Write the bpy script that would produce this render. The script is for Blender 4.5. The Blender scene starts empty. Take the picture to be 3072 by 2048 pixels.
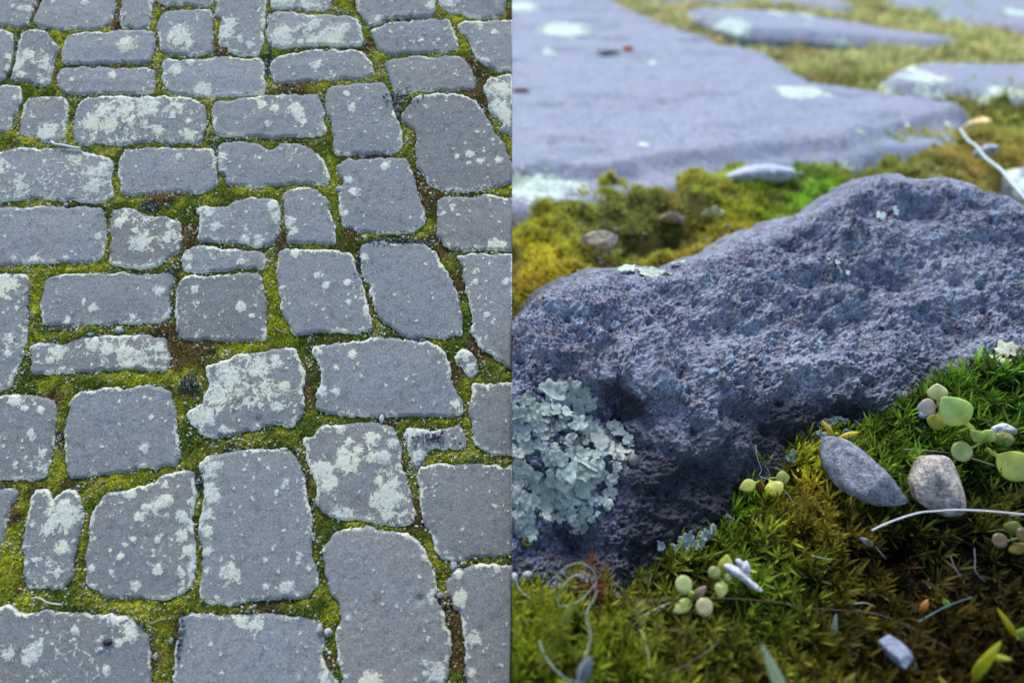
import bpy, math, random
import numpy as np
from mathutils import Matrix, Vector
from mathutils.geometry import delaunay_2d_cdt

# ------------------------------------------------------------------ camera, sky, sun, exposure
LENS = 26.0
FPX = LENS / 36.0 * 3072.0            # focal length in photograph pixels
PITCH = math.radians(33.8)
CAM_H = 0.735
sc = bpy.context.scene
COL = sc.collection
cam_d = bpy.data.cameras.new('camera')
cam_d.lens = LENS; cam_d.sensor_width = 36.0
cam_d.clip_start = 0.01; cam_d.clip_end = 400.0
cam_d.dof.use_dof = True
cam_d.dof.focus_distance = 1.0
cam_d.dof.aperture_fstop = 1.7
cam = bpy.data.objects.new('camera', cam_d); COL.objects.link(cam)
cam.location = (0, 0, CAM_H)
cam.rotation_euler = (math.pi / 2 - PITCH, 0, 0)
sc.camera = cam

SUN_EL = math.radians(58); SUN_AZ = math.radians(-12)      # azimuth from +y (behind the subject) towards +x
world = bpy.data.worlds.new('World'); sc.world = world
world.use_nodes = True
wn = world.node_tree.nodes; wl = world.node_tree.links
for n in list(wn): wn.remove(n)
sky = wn.new('ShaderNodeTexSky'); sky.sky_type = 'NISHITA'; sky.sun_disc = False
sky.sun_elevation = SUN_EL; sky.sun_rotation = SUN_AZ
bg = wn.new('ShaderNodeBackground'); bg.inputs[1].default_value = 0.115
wo = wn.new('ShaderNodeOutputWorld')
wl.new(sky.outputs[0], bg.inputs[0]); wl.new(bg.outputs[0], wo.inputs[0])
sun_d = bpy.data.lights.new('sun', 'SUN'); sun_d.energy = 2.2; sun_d.angle = math.radians(28)
sun_d.color = (1.0, 0.97, 0.93)
sun = bpy.data.objects.new('sun', sun_d); COL.objects.link(sun)
sdir = Vector((math.sin(SUN_AZ) * math.cos(SUN_EL), math.cos(SUN_AZ) * math.cos(SUN_EL), math.sin(SUN_EL)))
sun.rotation_euler = sdir.to_track_quat('Z', 'Y').to_euler()
sun.location = sdir * 5
sc.view_settings.view_transform = 'Standard'; sc.view_settings.look = 'None'
sc.view_settings.exposure = 0.92; sc.view_settings.gamma = 1.0

# ------------------------------------------------------------------ maths
rng = np.random.default_rng(7); random.seed(7)
CAMP = np.array([0, 0, CAM_H])
FW = np.array([0, math.cos(PITCH), -math.sin(PITCH)])
UP = np.array([0, math.sin(PITCH), math.cos(PITCH)])
XA = np.array([1.0, 0, 0])
def ray(px, py):
    px = np.asarray(px, float); py = np.asarray(py, float)
    u = (px - 1536) / FPX; v = (py - 1024) / FPX
    return u[..., None] * XA - v[..., None] * UP + FW          # unit depth along the view
def at_depth(px, py, d): return CAMP + ray(px, py) * np.asarray(d, float)[..., None]
def at_z(px, py, z):
    r = ray(px, py); return CAMP + r * ((z - CAM_H) / r[..., 2])[..., None]
def to_px(P):
    q = P - CAMP; d = q @ FW
    return 1536 + FPX * (q @ XA) / d, 1024 - FPX * (q @ UP) / d, d
TILE = dict(A=(0, 0), B=(760, 0), C=(0, 500), D=(760, 500), E=(0, 1000), F=(760, 1000), G=(0, 1500), H=(760, 1536),
            R1=(1536, 0), R2=(2272, 0), R3=(1536, 500), R4=(2272, 500), R5=(1536, 1000), R6=(2272, 1000), R7=(1536, 1536), R8=(2272, 1536))
S = 2.94
def T(t, x, y):
    if t == 'W': return (x * 3072 / 2352, y * 3072 / 2352)
    return (TILE[t][0] + x / S, TILE[t][1] + y / S)
def TP(*segs):                      # 'A', [(x,y)...], 'B', [...]
    out = []
    for t, pts in zip(segs[::2], segs[1::2]): out += [T(t, *p) for p in pts]
    return out

def _hash(ix, iy, iz, seed):
    h = (ix.astype(np.int64) * 374761393 + iy.astype(np.int64) * 668265263 + iz.astype(np.int64) * 2147483647 + seed * 974634777) & 0xffffffff
    h = ((h ^ (h >> 13)) * 1274126177) & 0xffffffff
    h = ((h ^ (h >> 16)) * 2246822519) & 0xffffffff
    return ((h ^ (h >> 15)) & 0xffffff) / float(0xffffff)
def vnoise(P, scale, seed=0):
    P = np.asarray(P, float) * scale + 1000.0
    if P.shape[-1] == 2: P = np.concatenate([P, np.zeros(P.shape[:-1] + (1,))], -1)
    i = np.floor(P).astype(np.int64); f = P - i; f = f * f * (3 - 2 * f)
    r = 0
    for dx in (0, 1):
        wx = f[..., 0] if dx else 1 - f[..., 0]
        for dy in (0, 1):
            wy = f[..., 1] if dy else 1 - f[..., 1]
            for dz in (0, 1):
                wz = f[..., 2] if dz else 1 - f[..., 2]
                r = r + wx * wy * wz * _hash(i[..., 0] + dx, i[..., 1] + dy, i[..., 2] + dz, seed)
    return r
def fbm(P, scale, oct=4, seed=0, gain=0.5):
    a = 1.0; s = 0; t = 0
    for k in range(oct):
        s = s + a * vnoise(P, scale * 2.03 ** k, seed + k * 17); t += a; a *= gain
    return s / t
def worley(P, scale, seed=0):
    P = np.asarray(P, float) * scale + 1000.0
    if P.shape[-1] == 2: P = np.concatenate([P, np.zeros(P.shape[:-1] + (1,))], -1)
    i = np.floor(P).astype(np.int64); best = np.full(P.shape[:-1], 9.0); rid = np.zeros(P.shape[:-1])
    for dx in (-1, 0, 1):
        for dy in (-1, 0, 1):
            for dz in (-1, 0, 1):
                c = i + np.array([dx, dy, dz])
                o = np.stack([_hash(c[..., 0], c[..., 1], c[..., 2], seed + k) for k in (1, 2, 3)], -1)
                d = np.linalg.norm(c + o - P, axis=-1); m = d < best
                best = np.where(m, d, best); rid = np.where(m, _hash(c[..., 0], c[..., 1], c[..., 2], seed + 9), rid)
    return best, rid
def sstep(a, b, x): t = np.clip((x - a) / (b - a), 0, 1); return t * t * (3 - 2 * t)

def smooth_outline(pts, step, closed=True):
    P = np.array(pts, float)
    for _ in range(2):                                          # corner cutting
        N = np.roll(P, -1, 0); P = np.stack([P * .84 + N * .16, P * .16 + N * .84], 1).reshape(-1, 2)
    N = np.roll(P, -1, 0); L = np.linalg.norm(N - P, axis=1); c = np.concatenate([[0], np.cumsum(L)])
    n = max(12, int(c[-1] / step)); t = np.linspace(0, c[-1], n, endpoint=False)
    Q = np.concatenate([P, P[:1]])
    return np.stack([np.interp(t, c, Q[:, 0]), np.interp(t, c, Q[:, 1])], 1)
def poly_dist(P, poly):
    """signed distance, positive inside"""
    P = np.asarray(P, float); out = np.empty(len(P)); A = poly; B = np.roll(poly, -1, 0); e = B - A; ee = (e ** 2).sum(1) + 1e-18
    for s in range(0, len(P), 20000):
        p = P[s:s + 20000]; w = p[:, None] - A[None]
        t = np.clip((w * e).sum(-1) / ee, 0, 1); d = np.sqrt(((w - t[..., None] * e) ** 2).sum(-1)).min(1)
        c1 = (A[None, :, 1] > p[:, None, 1]) != (B[None, :, 1] > p[:, None, 1])
        xi = e[None, :, 0] * (p[:, None, 1] - A[None, :, 1]) / np.where(np.abs(e[None, :, 1]) < 1e-12, 1e-12, e[None, :, 1]) + A[None, :, 0]
        ins = (c1 & (p[:, None, 0] < xi)).sum(1) % 2 == 1
        out[s:s + 20000] = np.where(ins, d, -d)
    return out
def clip_x(poly, side):
    """keep side*x >= 0"""
    out = []; n = len(poly)
    for i in range(n):
        a = poly[i]; b = poly[(i + 1) % n]; ia = side * a[0] >= -1e-9; ib = side * b[0] >= -1e-9
        if ia: out.append(a)
        if ia != ib:
            t = a[0] / (a[0] - b[0]); out.append(np.array([0.0, a[1] + t * (b[1] - a[1])]))
    Q = [out[0]]
    for p in out[1:]:
        if np.linalg.norm(p - Q[-1]) > 2e-4: Q.append(p)
    if np.linalg.norm(Q[0] - Q[-1]) < 2e-4: Q.pop()
    return np.array(Q)

# ------------------------------------------------------------------ meshes and objects
def mesh_from(name, V, F, mat=None, attrs=None, smooth=True, mats=None, fm=None):
    V = np.asarray(V, np.float32)
    me = bpy.data.meshes.new(name)
    if isinstance(F, np.ndarray):
        k = F.shape[1]; lv = F.ravel().astype(np.int32); ls = np.arange(0, len(lv), k, dtype=np.int32); nf = len(F)
    else:
        lens = [len(f) for f in F]; nf = len(F)
        lv = np.fromiter((i for f in F for i in f), np.int32); ls = np.concatenate([[0], np.cumsum(lens)[:-1]]).astype(np.int32)
    me.vertices.add(len(V)); me.vertices.foreach_set('co', V.ravel())
    me.loops.add(len(lv)); me.loops.foreach_set('vertex_index', lv)
    me.polygons.add(nf); me.polygons.foreach_set('loop_start', ls)
    me.update(calc_edges=True); me.validate()
    if smooth: me.polygons.foreach_set('use_smooth', np.ones(len(me.polygons), bool))
    for k, a in (attrs or {}).items():
        a = np.asarray(a, np.float32)
        if a.ndim == 1:
            at = me.attributes.new(k, 'FLOAT', 'POINT'); at.data.foreach_set('value', a)
        else:
            at = me.attributes.new(k, 'FLOAT_COLOR', 'POINT'); at.data.foreach_set('color', np.concatenate([a, np.ones((len(a), 1), np.float32)], 1).ravel())
    if mat: me.materials.append(mat)
    return me
def tag(o, label=None, cat=None, group=None, kind=None):
    if label: o['label'] = label
    if cat: o['category'] = cat
    if group: o['group'] = group
    if kind: o['kind'] = kind
    return o
def obj(name, me, parent=None, M=None, loc=None):
    o = bpy.data.objects.new(name, me); COL.objects.link(o)
    if M is not None: o.matrix_world = M
    if loc is not None: o.location = loc
    if parent: o.parent = parent
    return o
def local_obj(name, V, F, mat, attrs=None, parent=None, smooth=True):
    """mesh given in world coordinates; the origin goes to its base centre (or to the parent's)"""
    V = np.asarray(V, float)
    if parent is not None: o0 = np.array(parent.location)
    else: o0 = np.array([V[:, 0].mean(), V[:, 1].mean(), V[:, 2].min()])
    me = mesh_from(name, V - o0, F, mat, attrs, smooth)
    o = obj(name, me, parent)
    if parent is None: o.location = o0
    return o
def empty(name, loc):
    o = bpy.data.objects.new(name, None); COL.objects.link(o); o.location = loc; o.empty_display_size = 0.02
    return o

# ------------------------------------------------------------------ materials
def new_mat(name, rough=0.85, spec=0.3):
    m = bpy.data.materials.new(name); m.use_nodes = True; nt = m.node_tree
    b = nt.nodes['Principled BSDF']; b.inputs['Roughness'].default_value = rough; b.inputs['Specular IOR Level'].default_value = spec
    return m, nt, b
class NT:
    def __init__(s, nt): s.nt = nt
    def n(s, t, **kw):
        x = s.nt.nodes.new(t)
        for k, v in kw.items(): setattr(x, k, v)
        return x
    def l(s, a, b): s.nt.links.new(a, b)
    def coords(s):
        tc = s.n('ShaderNodeTexCoord'); oi = s.n('ShaderNodeObjectInfo'); ad = s.n('ShaderNodeVectorMath', operation='ADD')
        mu = s.n('ShaderNodeMath', operation='MULTIPLY'); mu.inputs[1].default_value = 37.0
        s.l(oi.outputs['Random'], mu.inputs[0]); s.l(tc.outputs['Object'], ad.inputs[0]); s.l(mu.outputs[0], ad.inputs[1]); return ad.outputs[0]
    def noise(s, co, scale, detail=3, rough=0.55, dist=0.0):
        x = s.n('ShaderNodeTexNoise'); x.inputs['Scale'].default_value = scale; x.inputs['Detail'].default_value = detail
        x.inputs['Roughness'].default_value = rough; x.inputs['Distortion'].default_value = dist; s.l(co, x.inputs['Vector']); return x.outputs['Fac']
    def voro(s, co, scale, feature='F1', out='Distance'):
        x = s.n('ShaderNodeTexVoronoi', feature=feature); x.inputs['Scale'].default_value = scale; s.l(co, x.inputs['Vector']); return x.outputs[out]
    def ramp(s, f, stops, interp='LINEAR'):
        x = s.n('ShaderNodeValToRGB'); x.color_ramp.interpolation = interp; e = x.color_ramp.elements
        while len(e) < len(stops): e.new(0.5)
        for i, (p, c) in enumerate(stops):
            e[i].position = p; e[i].color = (c, c, c, 1) if isinstance(c, (int, float)) else (*c, 1)
        s.l(f, x.inputs[0]); return x.outputs[0]
    def mix(s, f, a, b, mode='MIX'):
        x = s.n('ShaderNodeMix', data_type='RGBA', blend_type=mode)
        for i, v in ((0, f), (6, a), (7, b)):
            if isinstance(v, (int, float)): x.inputs[i].default_value = v
            elif isinstance(v, tuple): x.inputs[i].default_value = (*v, 1)
            else: s.l(v, x.inputs[i])
        return x.outputs[2]
    def math(s, op, a, b=None, c=None, clamp=False):
        x = s.n('ShaderNodeMath', operation=op, use_clamp=clamp)
        for i, v in enumerate((a, b, c)):
            if v is None: continue
            if isinstance(v, (int, float)): x.inputs[i].default_value = v
            else: s.l(v, x.inputs[i])
        return x.outputs[0]
    def attr(s, name, out='Fac'):
        x = s.n('ShaderNodeAttribute'); x.attribute_name = name; return x.outputs[out]
    def bump(s, h, strength, dist, b):
        x = s.n('ShaderNodeBump'); x.inputs['Strength'].default_value = strength; x.inputs['Distance'].default_value = dist
        s.l(h, x.inputs['Height']); s.l(x.outputs[0], b.inputs['Normal'])

def stone_material(name, base, dark, warm, lich, k=1.0):
    """k scales the texture: 1 = cobble seen at true size, below 1 = seen enlarged"""
    m, nt, b = new_mat(name, 0.8, 0.35); g = NT(nt); co = g.coords()
    big = g.noise(co, 14 * k, 3); c = g.mix(g.ramp(big, [(0.35, 0.0), (0.7, 1.0)]), base, warm)
    med = g.noise(co, 90 * k, 4, 0.65); c = g.mix(g.ramp(med, [(0.3, 0.55), (0.48, 0.0)]), c, dark)
    fine = g.noise(co, 420 * k, 3, 0.7); c = g.mix(1.0, c, g.ramp(fine, [(0.28, 0.60), (0.5, 1.0), (0.72, 1.42)]), 'MULTIPLY')
    blot = g.noise(co, 45 * k, 2, 0.5, 0.6); c = g.mix(g.ramp(blot, [(0.66, 0.0), (0.74, 0.5)]), c, dark)
    sp_ = g.voro(co, 150 * k); c = g.mix(g.math('MULTIPLY', g.ramp(sp_, [(0.10, 1.0), (0.2, 0.0)]), g.ramp(g.noise(co, 30 * k, 2), [(0.4, 0.0), (0.6, 0.9)])), c, dark)
    sq_ = g.voro(co, 210 * k); c = g.mix(g.ramp(sq_, [(0.10, .75), (0.18, 0.0)]), c, tuple(min(1, v * 1.9) for v in base))
    c = g.mix(1.0, c, g.attr('tint', 'Color'), 'MULTIPLY')
    # lichen: attribute plus crisp noise
    la = g.attr('lich'); n1 = g.noise(co, 105 * k, 5, 0.68, 0.8); n2 = g.noise(co, 520 * k, 3, 0.7)
    f = g.math('ADD', la, g.math('MULTIPLY', g.math('SUBTRACT', n1, 0.5), 2.6)); f = g.math('ADD', f, g.math('MULTIPLY', g.math('SUBTRACT', n2, 0.5), 1.3))
    mask = g.ramp(f, [(0.46, 0.0), (0.53, 1.0)])
    lc = g.mix(g.ramp(g.noise(co, 230 * k, 4, 0.7), [(0.38, 0.0), (0.58, 1.0)]), tuple(v * 0.62 for v in lich), lich)
    lc = g.mix(g.ramp(g.noise(co, 25 * k, 2), [(0.45, 0.0), (0.6, 0.6)]), lc, (lich[0] * 1.12, lich[1] * 1.02, lich[2] * .86))
    c = g.mix(mask, c, lc); g.l(c, b.inputs['Base Color'])
    h = g.math('ADD', g.math('MULTIPLY', fine, 0.35), g.math('MULTIPLY', med, 0.6)); h = g.math('ADD', h, g.math('MULTIPLY', mask, 0.5))
    h = g.math('ADD', h, g.math('MULTIPLY', g.math('MULTIPLY', n2, mask), 0.5))
    g.bump(h, 0.8, 0.0016 / k, b)
    return m
LICH = (0.74, 0.79, 0.68)
m_cobble = stone_material('basalt_cobble', (0.258, 0.284, 0.290), (0.120, 0.128, 0.134), (0.276, 0.282, 0.276), LICH)
m_slab = stone_material('basalt_slab', (0.225, 0.275, 0.355), (0.115, 0.14, 0.19), (0.26, 0.275, 0.355), (0.60, 0.74, 0.68), 0.3)

def plant_material(name, rough=0.6, trans=0.25, spec=0.35, var=0.25, scale=300):
    m, nt, b = new_mat(name, rough, spec); g = NT(nt); tc = g.n('ShaderNodeTexCoord')
    v = g.noise(tc.outputs['Object'], scale, 3, 0.6)
    c = g.mix(1.0, g.attr('col', 'Color'), g.ramp(v, [(0.3, 1 - var), (0.7, 1 + var)]), 'MULTIPLY'); g.l(c, b.inputs['Base Color'])
    if trans:
        t = g.n('ShaderNodeBsdfTranslucent'); g.l(c, t.inputs[0]); mx = g.n('ShaderNodeMixShader'); mx.inputs[0].default_value = trans
        g.l(b.outputs[0], mx.inputs[1]); g.l(t.outputs[0], mx.inputs[2]); out = [n for n in nt.nodes if n.type == 'OUTPUT_MATERIAL'][0]
        g.l(mx.outputs[0], out.inputs[0])
    return m
m_moss = plant_material('moss_leaf', 0.65, 0.3, 0.25, 0.2, 500)
m_leaf = plant_material('succulent_leaf', 0.3, 0.35, 0.5, 0.18, 70)
m_fibre = plant_material('fibre', 0.5, 0.15, 0.5, 0.1, 100)
def ground_material(name, sc_, bumpd):
    m, nt, b = new_mat(name, 0.95, 0.1); g = NT(nt); tc = g.n('ShaderNodeTexCoord'); co = tc.outputs['Object']
    v = g.noise(co, sc_, 5, 0.75); v2 = g.noise(co, sc_ * 3.1, 3, 0.7)
    c = g.mix(1.0, g.attr('col', 'Color'), g.ramp(v, [(0.3, 0.45), (0.5, 1.0), (0.72, 1.7)]), 'MULTIPLY')
    c = g.mix(1.0, c, g.ramp(v2, [(0.3, 0.6), (0.7, 1.4)]), 'MULTIPLY')
    g.l(c, b.inputs['Base Color']); g.bump(g.math('ADD', v, g.math('MULTIPLY', v2, 0.5)), 1.0, bumpd, b)
    return m
m_jground = ground_material('joint_moss_bed', 260, 0.004)
m_rground = ground_material('moss_bed', 120, 0.008)
def chip_material(name, lo, hi, scale, spec=0.3, rough=0.85, bumpd=0.002, attr=True):
    m, nt, b = new_mat(name, rough, spec); g = NT(nt); co = g.coords()
    v = g.noise(co, scale, 5, 0.7); c = g.mix(g.ramp(v, [(0.36, 0.0), (0.64, 1.0)]), lo, hi)
    v2 = g.noise(co, scale * 4, 3, 0.7); c = g.mix(1.0, c, g.ramp(v2, [(0.3, 0.65), (0.7, 1.3)]), 'MULTIPLY')
    if attr: c = g.mix(1.0, c, g.attr('col', 'Color'), 'MULTIPLY')
    g.l(c, b.inputs['Base Color']); g.bump(g.math('ADD', v, g.math('MULTIPLY', v2, .4)), 0.9, bumpd, b)
    return m
m_gravel = chip_material('gravel', (0.6, 0.6, 0.6), (1.2, 1.2, 1.2), 300, bumpd=0.0008)

def blades(base, dirn, length, width, bend, col, seg=2, normal=None, tipcol=1.15):
    """vectorised narrow leaves: a strip of quads ending in a point"""
    n = len(base); dirn = dirn / np.linalg.norm(dirn, axis=1, keepdims=True)
    side = np.cross(dirn, normal if normal is not None else rng.normal(size=(n, 3))); side /= np.linalg.norm(side, axis=1, keepdims=True) + 1e-9
    rows = []; cols = []
    for k in range(seg + 1):
        t = k / seg; p = base + dirn * (length * t)[:, None] + bend * (length * t * t)[:, None]
        w = width * (0.55 + 0.9 * t - 1.45 * t * t) * 0.9
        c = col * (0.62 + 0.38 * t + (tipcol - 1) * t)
        if k < seg: rows += [p - side * w[:, None], p + side * w[:, None]]; cols += [c, c]
        else: rows += [p]; cols += [c]
    V = np.stack(rows, 1); C = np.stack(cols, 1); m = V.shape[1]; b0 = (np.arange(n) * m)[:, None]
    F3 = []
    for k in range(seg - 1):
        F3 += [b0 + np.array([2 * k, 2 * k + 1, 2 * k + 3]), b0 + np.array([2 * k, 2 * k + 3, 2 * k + 2])]
    F3 += [b0 + np.array([2 * seg - 2, 2 * seg - 1, 2 * seg])]
    return V.reshape(-1, 3), np.concatenate(F3), C.reshape(-1, 3)
def merge(parts):
    V = []; F = []; C = []; o = 0
    for v, f, c in parts: V.append(v); F.append(f + o); C.append(c); o += len(v)
    return np.concatenate(V), np.concatenate(F), np.concatenate(C)
# low-poly pebble template (icosahedron subdivided once)
def _ico(sub):
    import bmesh
    bm = bmesh.new(); bmesh.ops.create_icosphere(bm, subdivisions=sub, radius=1.0)
    V = np.array([v.co[:] for v in bm.verts]); F = np.array([[v.index for v in f.verts] for f in bm.faces]); bm.free(); return V, F
ICO1 = _ico(1); ICO2 = _ico(2)
def pebbles(P, R, axes, col, tmpl=ICO1, squash=0.6, rough=0.25):
    V0, F0 = tmpl; n = len(P); m = len(V0)
    A = rng.normal(size=(n, 3, 3)); A, _ = np.linalg.qr(A)
    sc_ = np.stack([R, R * rng.uniform(.6, 1, n), R * rng.uniform(.35, .8, n)], 1)
    W = V0[None] * (1 + rng.uniform(-rough, rough, (n, m, 1))) * sc_[:, None, :]
    W = np.einsum('nij,nmj->nmi', A, W); V = W + P[:, None]
    F = (F0[None] + (np.arange(n) * m)[:, None, None]).reshape(-1, 3)
    return V.reshape(-1, 3), F, np.repeat(col, m, 0)
# ------------------------------------------------------------------ the cobbled bank (left): a paved slope facing the camera
TL = math.atan(8490 / FPX)
AT = (math.sin(TL) * UP + math.cos(TL) * FW); AT /= np.linalg.norm(AT)       # up the slope
AN = np.cross(XA, AT)                                                          # normal of the slope
O_L = CAMP + FW * 1.0
M_L = Matrix(((XA[0], AT[0], AN[0], O_L[0]), (XA[1], AT[1], AN[1], O_L[1]), (XA[2], AT[2], AN[2], O_L[2]), (0, 0, 0, 1)))
def lay(pts, O=O_L, A=XA, B=AT, N=AN):
    r = ray(*np.array(pts, float).T); t = ((O - CAMP) @ N) / (r @ N); P = CAMP + r * t[:, None] - O
    return np.stack([P @ A, P @ B], 1)
def ext(t, x, y):
    if t in 'ACEG' and x <= -100: x *= 3
    if t in 'AB' and y <= -100: y *= 2.5
    if y >= 1640: y += 330
    if t in 'BDFH' and x >= 2400: x += 40
    return x, y
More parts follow.
